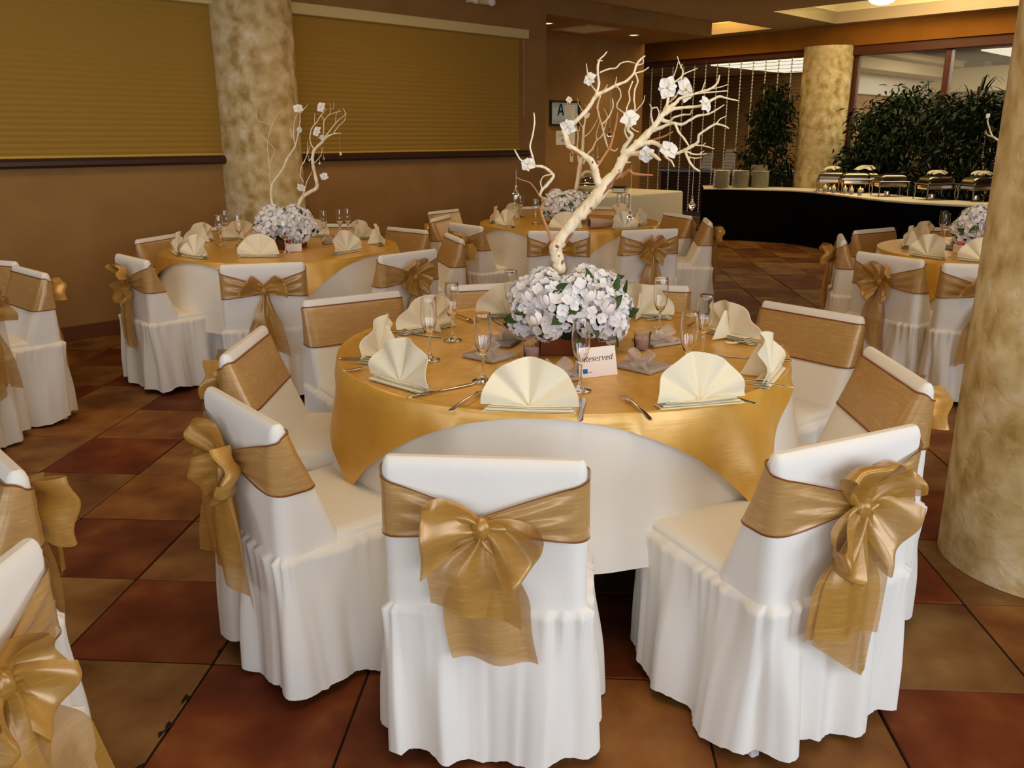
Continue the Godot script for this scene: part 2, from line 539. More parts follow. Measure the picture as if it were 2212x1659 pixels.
func make_floor() -> void:
	var fl := struct("floor", boxes([[-8.2, 17, -0.2, -0.005, -6.2, 9.7]], 0.001), M.grout, "terracotta tile floor with dark grout lines")
	var t := 0.4601
	var yaw := 0.0665
	var inv := fl.transform.affine_inverse()
	var meshes := []
	for k in 3:
		var b := MB.new()
		b.box(Vector3(0, -0.006, 0), Vector3(t - 0.006 - 0.0008 * k, 0.012, t - 0.006), 0.0022)
		meshes.append(b.done(true))
	var red := {}
	for q in [[0, 3], [1, 1], [2, 0], [3, -1], [4, -1], [5, 0], [7, -1], [7, 1], [1, 4], [2, 3], [0, 5], [8, 2], [9, 1]]:
		red[Vector2i(q[0], q[1])] = true
	var list := []
	for i in range(-12, 36):
		for j in range(-4, 40):
			var u := (i + 0.5) * t
			var w := (j + 0.5) * t
			var p := Vector3(-2.2453 + u * cos(yaw) + w * sin(yaw), 0, -2.196 - (-u * sin(yaw) + w * cos(yaw)))
			var r := p - W0
			var uu := r.dot(DU)
			var vv := r.dot(DV)
			if p.z > -0.8 or absf(p.x) > 0.9 - p.z * 0.66 or uu > 9.8 or vv < -5.0 or (vv < -0.25 and uu < 4.9) or (vv < -1.3 and uu < 8.5):
				continue
			list.append([p.length(), p, i, j])
	list.sort_custom(func(a, b): return a[0] < b[0])
	var far := MB.new()
	for n in list.size():
		var q: Array = list[n]
		var key := Vector2i(q[2], q[3])
		var h := absi(hash(key * 7919 + Vector2i(13, 5)))
		var is_red: bool = red.has(key) or (h % 100 < 30 and (q[3] > 5 or q[2] < -1 or q[2] > 9))
		var local := Transform3D(inv.basis * Basis(Vector3.UP, -yaw), inv * q[1])
		local.origin.y += 0.0012 * ((h / 100) % 3 - 1)
		if n < 296:
			var o := MeshInstance3D.new()
			o.name = "floor_tile"
			o.mesh = meshes[h % 3]
			o.material_override = M["tile_%s_%d" % ["red" if is_red else "tan", (h / 7) % 3]]
			o.transform = local
			fl.add_child(o, true)
		else:
			far.tint = Color(0.52, 0.36, 0.3) if is_red else Color(0.86, 0.82, 0.76).lerp(Color(0.7, 0.64, 0.56), float(h % 5) / 4)
			var b2 := MB.new()
			b2.tint = far.tint
			b2.box(Vector3(0, -0.006, 0), Vector3(t - 0.006, 0.012, t - 0.006), 0.002)
			far.add(b2, local)
	var f := part(fl, "floor_tile_field", far.done(true), M.tile_field)
	f.set_meta("kind", "stuff")
	# chipped tile edge along one joint in front of the full-bow chair
	var k := 0
	for q in [[0.012, 0.16], [0.01, 0.06], [0.014, -0.16], [0.009, -0.27], [0.016, -0.3], [0.012, -0.42], [0.015, -0.56], [0.01, -0.7]]:
		var b := MB.new()
		var r := 0.005 + 0.007 * absf(sin(k * 2.3 + 0.6))
		b.grid(14, 2, func(u: float, w: float) -> Vector3:
			var a := -TAU * u
			var e: float = r * (1.0 + 0.35 * sin(a * 3.0 + k) + 0.2 * sin(a * 5.0))
			var ring: float = [1.0, 0.92, 0.0][int(round(w * 2.0))]
			return Vector3(cos(a) * e * ring * 0.8, 0.0 if w < 0.1 else 0.0009, sin(a) * e * ring * 1.5), true)
		var o := part(fl, "tile_chip", b.done(), M.grout)
		var cu: float = 3.0 * t - q[0] + 0.008
		var cw: float = q[1]
		o.transform = inv * Transform3D(Basis(Vector3.UP, -yaw), Vector3(-2.2453 + cu * cos(yaw) + cw * sin(yaw), 0.0018, -2.196 - (-cu * sin(yaw) + cw * cos(yaw))))
		k += 1

func make_columns() -> void:
	for q in [[-2.1, -7.33, 0.335, "mottled stone column standing against the wall between the two blinds"],
			[1.885, -2.7, 0.335, "large mottled stone column beside the main table, cut by the frame"]]:
		_column(Vector3(q[0], 0, q[1]), q[2], CEIL, q[3])
	_column(ruv(9.95, 0, 0.86), 0.345, 2.66, "mottled stone column between the grille and the storefront window")

func _column(at: Vector3, r: float, h: float, label: String) -> void:
	var b := MB.new()
	var n := FastNoiseLite.new()
	n.seed = 4
	n.frequency = 1.6
	b.grid(72, 60, func(u: float, w: float) -> Vector3:
		var a := -TAU * u
		var rr := r * (1.0 + 0.006 * n.get_noise_3d(cos(a), w * h * 2.0, sin(a)))
		return Vector3(cos(a) * rr, w * h, sin(a) * rr), true)
	var o := part(self, "column", b.done(), M.stone, at)
	o.set_meta("kind", "structure")
	o.set_meta("label", label)

func make_storefront() -> void:
	struct("trim_header", boxes([[9.93, 10.14, 2.53, 2.65, 1.15, 9.5], [9.95, 10.12, 2.57, 2.65, -6, 1.15]], 0.006), M.frame_wood, "red-brown header along the storefront")
	# glazing: jamb, mullions, panes
	var wn := struct("window_1", boxes([[9.96, 10.1, 0, 2.53, 1.16, 1.22], [9.98, 10.08, 0, 2.53, 1.22, 1.27]], 0.006), M.frame_wood, "red-brown framed storefront window behind the indoor trees")
	var edges := [1.27, 2.41, 3.65, 4.9, 6.15]
	for k in 4:
		part(wn, "mullion", boxes([[9.97, 10.1, 0, 2.53, edges[k + 1], edges[k + 1] + 0.075]], 0.006), M.frame_wood)
		part(wn, "pane", boxes([[10.03, 10.036, 0.1, 2.53, edges[k] + (0.075 if k else 0.0), edges[k + 1]]], 0.001), M.pane)
	part(wn, "bottom_rail", boxes([[9.97, 10.1, 0, 0.1, 1.22, 6.2]]), M.frame_wood)
	struct("wall_storefront", boxes([[9.9, 10.2, 0, 2.65, 6.2, 9.5]]), M.wall, "plaster wall beyond the storefront window")
	# rolling grille
	var g := thing("rolling_grille", "closed see-through metal rolling grille left of the far stone column", "grille", ruv(10.0, 0, 0), YAW)
	var rods := MB.new()
	var y := 0.27
	var rows := 0
	while y < 2.6:
		rods.tube([Vector3(0, y, -5.5), Vector3(0, y, 0.512)], [0.003, 0.003], 5)
		y += 0.05
		rows += 1
	part(g, "rods", rods.done(), M.grille_rod).set_meta("kind", "stuff")
	var ch := MB.new()
	for k in rows:
		ch.box(Vector3(0.0, 0.27 + k * 0.05 + 0.01, 0), Vector3(0.012, 0.03, 0.022), 0.003)
		ch.box(Vector3(0.0, 0.27 + k * 0.05 + 0.035, 0), Vector3(0.008, 0.03, 0.007), 0.002)
	var chm := ch.done(true)
	for k in 17:
		var c := part(g, "link_chain", chm, M.grille_link, Vector3(0, 0, 0.48 - 0.209 * k))
		c.set_meta("kind", "stuff")
	part(g, "bottom_bar", boxes([[-0.02, 0.02, 0.2, 0.27, -5.5, 0.512]], 0.006), M.grille_rod)
	struct("trim_kerb", boxes([[9.85, 10.15, 0, 0.2, -6, 0.51]], 0.006), M.wall, "low tan kerb under the rolling grille")

func make_lobby() -> void:
	struct("wall_lobby_side", boxes([[10.2, 14.5, 0, 2.1, 0.4, 0.55]]), M.wall, "tan lobby wall seen through the storefront window")
	struct("wall_lobby_back", boxes([[14.5, 14.7, 0, 2.62, 0.4, 9.5]]), M.wall, "tan back wall of the lobby")
	struct("wall_shop_back", boxes([[16.5, 16.7, 0, 3.3, -6.2, 0.4]]), M.wall, "tan back wall of the shop behind the grille")
	struct("wall_shop_side", boxes([[8.3, 16.7, 0, 3.3, -6.2, -6]]), M.wall, "side wall of the shop behind the grille")
	struct("wall_lobby_end", boxes([[10.2, 18.2, 0, 3.3, 9.5, 9.7], [18, 18.2, 0, 3.3, 0.4, 9.5], [14.5, 18, 0, 3.3, 0.25, 0.4]]), M.wall, "end wall of the lobby")
	struct("ceiling_lobby", boxes([[10.2, 18.2, 2.9, 3.1, 0.4, 9.7], [10.2, 16.7, 2.85, 3.0, -6.2, 0.4]], 0.001), M.white_paint, "white lobby ceiling beyond the storefront")
	struct("trim_lobby_band", boxes([[10.2, 14.5, 2.1, 2.42, 0.4, 0.62]], 0.01), M.white_paint, "white band along the lobby wall under the bulkhead")
	struct("trim_lobby_bulkhead", boxes([[10.2, 14.5, 2.42, 2.6, 0.4, 1.0], [10.2, 14.5, 2.6, 2.7, 0.4, 1.2]], 0.01), M.cream_paint, "stepped cream bulkhead under the lobby ceiling")
	struct("trim_lobby_back_band", boxes([[14.35, 14.5, 2.2, 2.6, 0.62, 9.5]], 0.01), M.cream_paint, "cream band on the back wall of the lobby")
	struct("trim_lobby_beam", boxes([[14.3, 14.7, 2.6, 2.68, 0.62, 1.5]], 0.01), M.base, "dark beam under the lobby ceiling")
	var s := solo("skylight", boxes([[-1.0, 1.0, -0.02, 0.0, -0.8, 2.3]]), M.sky_glow, "bright skylight panel in the lobby ceiling above the trees", "skylight", ruv(15.7, 2.899, 2.1), YAW)
	s.set_meta("group", "skylights beyond the storefront")
	solo("skylight", boxes([[-1.5, 1.5, -0.02, 0.0, -1.1, 1.1]]), M.sky_glow, "bright skylight panel in the shop ceiling behind the grille", "skylight", ruv(14.8, 2.849, -2.15), YAW)
	# things standing in the dim shop behind the grille
	var ct := thing("shop_counter", "dim brown counter with a grey top behind the rolling grille", "counter", ruv(11.6, 0, -1.3), YAW)
	part(ct, "body", boxes([[-0.3, 0.3, 0, 0.84, -1.6, 1.3]]), M.wood_dark)
	part(ct, "worktop", boxes([[-0.36, 0.36, 0.84, 0.9, -1.66, 1.36]], 0.01), M.dark_steel)
	var rd := thing("red_cabinet", "dim red display cabinet standing behind the rolling grille", "cabinet", ruv(13.6, 0, -0.85), YAW)
	part(rd, "body", boxes([[-0.25, 0.25, 0, 1.75, -0.3, 0.3]], 0.02), M.red)
	part(rd, "door", boxes([[-0.27, -0.25, 0.2, 1.6, -0.26, 0.26]], 0.01), M.red)
	var sh := thing("shelf_unit", "dim wooden shelf unit with papers behind the grille and tree", "shelf", ruv(13.8, 0, 0.0), YAW)
	part(sh, "frame", boxes([[-0.2, 0.2, 0, 1.95, -0.42, -0.37], [-0.2, 0.2, 0, 1.95, 0.3, 0.35], [-0.2, 0.2, 1.9, 1.95, -0.37, 0.3]], 0.004), M.frame_wood)
	for k in 5:
		part(sh, "shelf", boxes([[-0.19, 0.19, 0.25 + k * 0.36, 0.28 + k * 0.36, -0.37, 0.3]], 0.003), M.wood_dark)
	for k in 3:
		solo("paper_sign", boxes([[-0.006, 0.006, 0.0, 0.26, -0.1, 0.1]], 0.001), M.paper, ["white paper sign leaning on the shop shelf, upper one", "white paper sign on the shop shelf, lower one", "white paper sign on the lowest shop shelf"][k], "sign", ruv(13.7, 0.64 + 0.36 * k, -0.05), YAW)
	for q in [[-2.0, 0.30, "white leaflet stand on the shop counter at the wall end"], [-1.55, 0.36, "white pointed leaflet stand in the middle of the shop counter"], [-0.15, 0.30, "white tilted menu board on the counter beside the plate stacks"]]:
		var o := thing("leaflet_stand", q[2], "stand", ruv(11.45, 0.9, q[0]), YAW + 0.1)
		var b := MB.new()
		b.box(Vector3(0, q[1] / 2, 0), Vector3(0.012, q[1], 0.2), 0.002, Basis(Vector3.BACK, -0.3))
		part(o, "board", b.done(true), M.paper)
		part(o, "foot", boxes([[-0.02, 0.1, 0, 0.012, -0.09, 0.09]], 0.002), M.paper)

func make_wall_things() -> void:
	for q in [[-2.6, 1.3, "wide ochre pleated blind at the frame edge, before the wall column"], [1.78, 4.63, "wide ochre pleated blind beyond the wall column"]]:
		var w: float = q[1] - q[0]
		var o := thing("window_blind", q[2], "blind", ruv(q[0], 0, 0.0), YAW)
		part(o, "valance", boxes([[0, w + 0.06, 2.455, 2.545, 0.004, 0.09]], 0.006), M.rail)
		var b := MB.new()
		var rows := 27
		b.grid(1, rows * 2, func(u: float, v: float) -> Vector3:
			var k := int(round(v * rows * 2))
			return Vector3(0.01 + u * (w - 0.05), 1.345 + v * 1.11, 0.034 + (0.008 if k % 2 else 0.0)))
		b.grid(1, 1, func(u: float, v: float) -> Vector3: return Vector3(0.01 + u * (w - 0.05), 1.345 + v * 1.11, 0.016), false, true)
		part(o, "pleated_fabric", b.done(true), M.blind)
		part(o, "bottom_rail", boxes([[0.005, w - 0.035, 1.328, 1.347, 0.012, 0.055]], 0.004), M.rail_gold)
		if q[0] > 0:
			var c := MB.new()
			var pts := []
			var rr := []
			for k in 25:
				var t := k / 24.0
				pts.append(Vector3(w + 0.015 + 0.008 * sin(t * PI), 2.46 - t * 0.78, 0.05))
				rr.append(0.0022)
			c.tube(pts, rr, 6)
			part(o, "pull_cord", c.done(), M.rail)
		var s := struct("trim_sill", boxes([[q[0] - 0.05, q[1] + 0.1, 1.262, 1.325, 0.0, 0.085]], 0.018), M.sill, "dark brown rounded window sill under the " + ("blind at the frame edge" if q[0] < 0 else "blind beyond the column"))
	# emergency light above the second blind
	var e := thing("emergency_light", "cream twin-lamp emergency light high on the blind wall", "light", ruv(4.03, 2.735, 0.0), YAW)
	part(e, "housing", boxes([[-0.16, 0.16, 0.0, 0.14, 0.004, 0.08]], 0.012), M.cream_paint)
	for s in [-1.0, 1.0]:
		var b := MB.new()
		b.lathe([Vector2(0, -0.03), Vector2(0.03, -0.028), Vector2(0.045, 0.0), Vector2(0.03, 0.03), Vector2(0, 0.035)], 20)
		part(e, "lamp_head", b.done(), M.white_paint, Vector3(0.11 * s, 0.025, 0.1), Vector3(1.2, 0, 0.3 * s))
	# framed grade sign
	var f := thing("framed_sign", "black framed pale sign with a big blue letter A on the recess wall", "sign", ruv(6.57, 1.765, -1.1), YAW)
	part(f, "frame", boxes([[-0.29, 0.29, 0.135, 0.16, 0.002, 0.03], [-0.29, 0.29, -0.16, -0.135, 0.002, 0.03], [-0.29, -0.262, -0.135, 0.135, 0.002, 0.03], [0.262, 0.29, -0.135, 0.135, 0.002, 0.03]], 0.004), M.black)
	var sheet := part(f, "sheet", boxes([[-0.262, 0.262, -0.135, 0.135, 0.002, 0.012]], 0.001), M.sign_paper)
	_letters(sheet, "A", 0.2, Vector3(-0.145, -0.075, 0.0125), M.blue_letter, 0.0, "Droid Sans", 800)
	for k in 4:
		part(sheet, "print_line", boxes([[-0.21, -0.05 + 0.02 * (k % 2), 0.112 - 0.012 * k, 0.116 - 0.012 * k, 0.0122, 0.0128]], 0.0002), M.grey_ink)
		part(sheet, "print_line", boxes([[-0.22, 0.1 - 0.03 * (k % 2), -0.088 - 0.012 * k, -0.084 - 0.012 * k, 0.0122, 0.0128]], 0.0002), M.grey_ink)
	var inner := part(f, "certificate", boxes([[0.0, 0.19, -0.105, 0.105, 0.0122, 0.014]], 0.0005), M.paper)
	for k in 6:
		part(inner, "print_line", boxes([[0.02, 0.17 - 0.02 * (k % 3), 0.08 - 0.03 * k, 0.085 - 0.03 * k, 0.0142, 0.0147]], 0.0002), M.grey_ink)
	var nt := thing("notice", "small white paper notice taped under the framed sign", "notice", ruv(6.6, 1.455, -1.1), YAW)
	part(nt, "sheet", boxes([[-0.19, 0.19, -0.09, 0.09, 0.002, 0.004]], 0.0005), M.paper)
	_letters(nt, "No", 0.05, Vector3(-0.09, 0.045, 0.0042), M.ink)
	_letters(nt, "Cross", 0.05, Vector3(-0.14, 0.0, 0.0042), M.ink)
	_letters(nt, "Pe", 0.05, Vector3(-0.09, -0.07, 0.0042), M.ink)
	part(nt, "red_mark", boxes([[-0.06, 0.05, -0.03, -0.012, 0.004, 0.0046]], 0.0002), M.red)
	var sp := thing("switch_plate", "cream switch plate on the recess wall below the notice", "switch", ruv(6.72, 1.2, -1.1), YAW)
	part(sp, "plate", boxes([[-0.035, 0.035, -0.06, 0.06, 0.002, 0.01]], 0.003), M.cream_paint)
	part(sp, "toggle", boxes([[-0.008, 0.008, -0.012, 0.012, 0.009, 0.02]], 0.002), M.white_paint)

func _letters(parent: Node3D, text: String, size: float, at: Vector3, m: Material, slant := 0.0, font := "Droid Sans", weight := 500) -> void:
	var t := TextMesh.new()
	var f := SystemFont.new()
	f.font_names = PackedStringArray([font])
	f.font_weight = weight
	t.font = f
	t.text = text
	t.font_size = 48
	t.pixel_size = size / 48.0
	t.depth = 0.0006
	t.horizontal_alignment = HORIZONTAL_ALIGNMENT_LEFT
	t.vertical_alignment = VERTICAL_ALIGNMENT_BOTTOM
	var o := part(parent, "lettering", t, m, at)
	o.basis = Basis(Vector3.RIGHT, Vector3(slant, 1, 0), Vector3.BACK)

const R := 0.762
const TABLES := {"a": Vector2(0.17, -2.87), "b": Vector2(-1.55, -5.72), "c": Vector2(0.5, -7.38), "d": Vector2(3.15, -5.35)}

func _fold(a: float, s: float) -> float:
	return 0.5 * sin(11.0 * a + s) + 0.35 * sin(17.0 * a + 2.1 * s + 1.0) + 0.3 * sin(6.0 * a + 0.7 * s)

func _cloth(len_: Callable, off: float, flare: float, amp: float, s: float, rad := R) -> ArrayMesh:
	var b := MB.new()
	var flat := [0.0, 0.25, 0.5, 0.7, rad - 0.03, rad - 0.008]
	var hang := 14
	var total := flat.size() + hang
	b.grid(240, total - 1, func(u: float, w: float) -> Vector3:
		var k := int(round(w * (total - 1)))
		var a := TAU * u
		var l: float = len_.call(a)
		var r: float
		var y := 0.742 + off
		if k < flat.size():
			r = flat[k]
			if l < 0.008:
				r = minf(r, rad - 0.008 + l)
		else:
			var t := float(k - flat.size()) / (hang - 1)
			var d := l * t
			var bend := minf(d / 0.02, 1.0)
			r = rad + off + 0.004 * bend + maxf(d - 0.01, 0.0) * flare
			r += (amp * minf(d / 0.4, 1.0) * _fold(a, s) if off < 0.004 else amp * minf(d / 0.22, 1.0) * (1.0 + _fold(a, s))) * (1.0 if l > 0.05 else 0.0)
			y -= 0.001 + maxf(d, 0.0) * (0.98 - 0.1 * flare) - 0.006 * (1.0 - bend)
		return Vector3(sin(a) * r, y, cos(a) * r), true)
	return b.done()

func make_tables() -> void:
	var top := MB.new()
	top.lathe([Vector2(0, 0.712), Vector2(R - 0.02, 0.712), Vector2(R - 0.006, 0.72), Vector2(R - 0.004, 0.735), Vector2(R - 0.012, 0.741), Vector2(0, 0.741)], 48)
	var topm := top.done()
	var leg := MB.new()
	leg.tube([Vector3(0, 0, 0), Vector3(0, 0.715, 0)], [0.016, 0.016], 8)
	var legm := leg.done()
	var square := func(turn: float, half: float) -> Callable:
		return func(a: float) -> float:
			var m := maxf(absf(cos(a - turn)), absf(sin(a - turn)))
			return maxf(0.012, half / m - R)
	var said := {"a": "main table carrying the reserved card", "b": "table in front of the wall column", "c": "far middle table before the side table", "d": "table half hidden by the large column"}
	for key in TABLES:
		var p: Vector2 = TABLES[key]
		var o := thing("round_table", "round folding table hidden under cloths, the " + said[key], "table", Vector3(p.x, 0, p.y))
		part(o, "tabletop", topm, M.wood_dark)
		for k in 4:
			var a := PI / 4 + k * PI / 2
			part(o, "leg", legm, M.dark_steel, Vector3(sin(a) * 0.42, 0, cos(a) * 0.42))
		var s := {"a": 0.3, "b": 1.7, "c": 2.9, "d": 4.2}[key] as float
		solo("tablecloth", _cloth(func(_a: float) -> float: return 0.425, 0.0, 0.16, 0.032, s), M.white, "white floor-length round cloth on the " + said[key], "tablecloth", Vector3(p.x, 0, p.y), 0.0, "white round tablecloths")
		var turn := {"a": -0.12, "b": -0.5, "c": 0.75, "d": -0.3}[key] as float
		solo("table_overlay", _cloth(square.call(turn, 0.772), 0.0075, 0.12, 0.03, s), M.satin, "gold satin square overlay with hanging corners on the " + said[key], "overlay", Vector3(p.x, 0, p.y), 0.0, "gold satin overlays")

# --- chairs -------------------------------------------------------------------------------
# local frame: the chair looks along -Z, its back stands at +Z, feet on y = 0; returns [x, z, normal x, normal z] at s of the way round
func _loop(s: float, hx: float, zf: float, zb: float, r: float) -> Array:
	var cz := (zf + zb) * 0.5
	var hz := (zb - zf) * 0.5
	r = minf(r, minf(hx, hz) * 0.98)
	var q := fposmod(s, 1.0) * 4.0
	var side := int(q)
	var t := q - side
	var ax := hx if side % 2 == 0 else hz
	var az := hz if side % 2 == 0 else hx
	var p: Vector2
	var n: Vector2
	if t < 0.8:
		p = Vector2(lerpf(-ax + r, ax - r, t / 0.8), az)
		n = Vector2(0, 1)
	else:
		var a := (t - 0.8) / 0.2 * PI / 2
		n = Vector2(sin(a), cos(a))
		p = Vector2(ax - r, az - r) + n * r
	for k in side:
		p = Vector2(p.y, -p.x)
		n = Vector2(n.y, -n.x)
	return [p.x, p.y + cz, n.x, n.y]

func _back_shape(y: float) -> Array:
	# half width, front z, rear z of the covered backrest at a height
	var t := clampf((y - 0.40) / 0.36, 0, 1)
	var hx := 0.232 - 0.004 * t
	var zf := lerpf(0.085, 0.232, t)
	var zb := lerpf(0.286, 0.278, t)
	if y > 0.76:
		var k := clampf((y - 0.76) / 0.034, 0, 1)
		var e := 1.0 - sqrt(maxf(0.0, 1.0 - k * k))
		hx -= 0.014 * e
		zf += 0.019 * e
		zb -= 0.019 * e
	return [hx, zf, zb]

func _cover_back() -> ArrayMesh:
	var b := MB.new()
	var n := FastNoiseLite.new()
	n.seed = 8
	n.frequency = 5.0
	var rows := 26
	b.grid(88, rows, func(u: float, w: float) -> Vector3:
		var y := 0.42 + 0.3735 * (w if w < 0.75 else 0.75 + 0.25 * sin((w - 0.75) / 0.25 * PI / 2))
		var f := _back_shape(y)
		var q := _loop(u, f[0], f[1], f[2], 0.035)
		var k := 0.004 * n.get_noise_3d(q[0], y * 0.6, q[1]) * clampf((0.78 - y) / 0.05, 0, 1)
		return Vector3(q[0] + q[2] * k, y - 0.008 * absf(q[0] / 0.23) * absf(q[0] / 0.23) * 0.0, q[1] + q[3] * k), true)
	b.grid(88, 1, func(u: float, w: float) -> Vector3:
		var f := _back_shape(0.7935)
		var q := _loop(u, f[0] * (1.0 - w), f[1] + (0.25 - f[1]) * w, f[2] + (0.25 - f[2]) * w, 0.02)
		return Vector3(q[0], 0.7935, q[1]), true)
	return b.done()

func _cover_seat() -> ArrayMesh:
	var b := MB.new()
	var prof := [[0.40, 0.0], [0.42, 0.002], [0.442, 0.0], [0.455, 0.008], [0.461, 0.03], [0.463, 0.09], [0.464, 0.17], [0.464, 0.2], [0.464, 0.2068]]
	b.grid(72, prof.size() - 1, func(u: float, w: float) -> Vector3:
		var p: Array = prof[int(round(w * (prof.size() - 1)))]
		var q := _loop(u, 0.226 - p[1], -0.214 + p[1], 0.2 - p[1], 0.05)
		return Vector3(q[0], p[0], q[1]), true)
	return b.done()

func _skirt(seed_: int) -> ArrayMesh:
	var b := MB.new()
	var n := FastNoiseLite.new()
	n.seed = seed_
	n.frequency = 1.0
	var rows := 28
	b.grid(220, rows, func(u: float, w: float) -> Vector3:
		var t := 1.0 - w
		var hem := 0.026 + 0.026 * n.get_noise_2d(u * 9.0, 40.0) + 0.012 * cos(u * TAU * 4.0)
		var y := lerpf(0.436, hem, t)
		var e := pow(t, 0.7)
		var q := _loop(u, 0.232 + 0.034 * e, -0.218 - 0.04 * e, 0.288 + 0.018 * e, 0.03 + 0.05 * t)
		var ph := u * 34.0 + 2.0 * n.get_noise_2d(u * 7.0, 3.0)
		var gather := 0.0085 * sin(ph * TAU) * exp(-t * 4.5) * smoothstep(0.0, 0.05, t) + 0.014 * exp(-t * 9.0) * smoothstep(0.0, 0.04, t) - 0.008 * (1.0 - smoothstep(0.0, 0.03, t))
		var wide := (0.55 * sin(u * TAU * 9.0 + 3.0 * n.get_noise_2d(u * 3.0, 9.0)) + 0.6 * n.get_noise_2d(u * 22.0, 17.0) + 0.35 * sin(u * TAU * 16.0 + seed_)) * 0.03 * smoothstep(0.05, 0.75, t)
		var k := gather + wide
		return Vector3(q[0] + q[2] * k, y, q[1] + q[3] * k), true)
	return b.done()

func _band_point(u: float, t: float, lift: float) -> Vector3:
	# the sash wraps the backrest; on the rear side (u < 0.25) it gathers towards the knot
	var mid := _back_shape(0.68)
	var q0 := _loop(u, mid[0], mid[1], mid[2], 0.035)
	var rear := clampf(q0[3], 0.0, 1.0)
	var x := absf(q0[0]) / 0.232
	var k := rear * (1.0 - pow(x, 0.85))
	var yt := lerpf(0.752 + 0.018 * clampf(-q0[3] + 0.6 * (1.0 - rear), 0.0, 1.0), 0.668, k)
	var yb := lerpf(0.603, 0.628, k)
	var y := lerpf(yt, yb, t)
	var f := _back_shape(y)
	var q := _loop(u, f[0], f[1], f[2], 0.035)
	var out := lift + 0.006 + 0.014 * k + rear * 0.007 * (1.0 - 0.5 * x) * sin(t * 17.0 + x * 4.0) * smoothstep(1.0, 0.6, x)
	return Vector3(q[0] + q[2] * out, y, q[1] + q[3] * out)

func _band() -> ArrayMesh:
	var b := MB.new()
	b.grid(120, 12, func(u: float, t: float) -> Vector3: return _band_point(u, 1.0 - t, 0.0), true)
	return b.done()

func _hems() -> ArrayMesh:
	var b := MB.new()
	for e in [0.0, 1.0]:
		b.grid(120, 1, func(u: float, t: float) -> Vector3: return _band_point(u, (e * 0.966) + (1.0 - t) * 0.034, 0.0012), true)
	return b.done()

# ribbon loop from the knot: angle in the plane of the back, reach, width, droop, outward bulge
func _bow_loop(ang: float, reach: float, wide: float, droop: float, bulge: float, s: float) -> ArrayMesh:
	var b := MB.new()
	var d := Vector3(cos(ang), sin(ang), 0)
	var p := Vector3(-sin(ang), cos(ang), 0)
	b.grid(14, 26, func(a: float, t: float) -> Vector3:
		var o := pow(sin(PI * t), 0.75)
		var w := lerpf(0.016, wide * 0.5, pow(sin(PI * t), 0.5))
		var side := (a - 0.5) * 2.0
		var z := bulge * (0.55 + 0.6 * sin(TAU * t - 0.6)) * o + 0.02
		z += 0.010 * sin(side * 5.0 + s + t * 4.0) * (1.0 - 0.4 * o) + 0.012 * o * cos(side * 2.2 + s)
		var q := d * (reach * o * (1.0 - 0.10 * side * side)) + p * (side * w) + Vector3(0, -droop * o * o, z)
		q.x += 0.012 * o * sin(s * 3.0 + side * 2.0)
		return q)
	return b.done()

# hanging tail: sideways drift, length, end width, slant of the cut end
func _bow_tail(dx: float, length: float, wide: float, slant: float, lift: float, s: float) -> ArrayMesh:
	var b := MB.new()
	b.grid(16, 24, func(a: float, t: float) -> Vector3:
		var side := (a - 0.5) * 2.0
		var w := lerpf(0.018, wide * 0.5, smoothstep(0.0, 0.55, t))
		var l := length * (1.0 + slant * side)
		var z := lift + 0.012 + 0.016 * sin(t * PI) + t * t * 0.026 + (0.008 + 0.006 * t) * sin(side * 4.5 + s) + 0.006 * sin(side * 9.0 - s) * (1.0 - t)
		return Vector3(dx * t + side * w + 0.008 * sin(t * 5.0 + s), -0.012 - t * l, z))
	return b.done()

func _knot() -> ArrayMesh:
	var b := MB.new()
	b.grid(20, 12, func(u: float, w: float) -> Vector3:
		var a := TAU * u
		var e := PI * (w - 0.5)
		var r := 1.0 + 0.14 * sin(a * 5.0 + w * 6.0)
		return Vector3(cos(a) * cos(e) * 0.02 * r, sin(e) * 0.028, -sin(a) * cos(e) * 0.02 * r + 0.022), true)
	return b.done()

var chair_meshes := {}

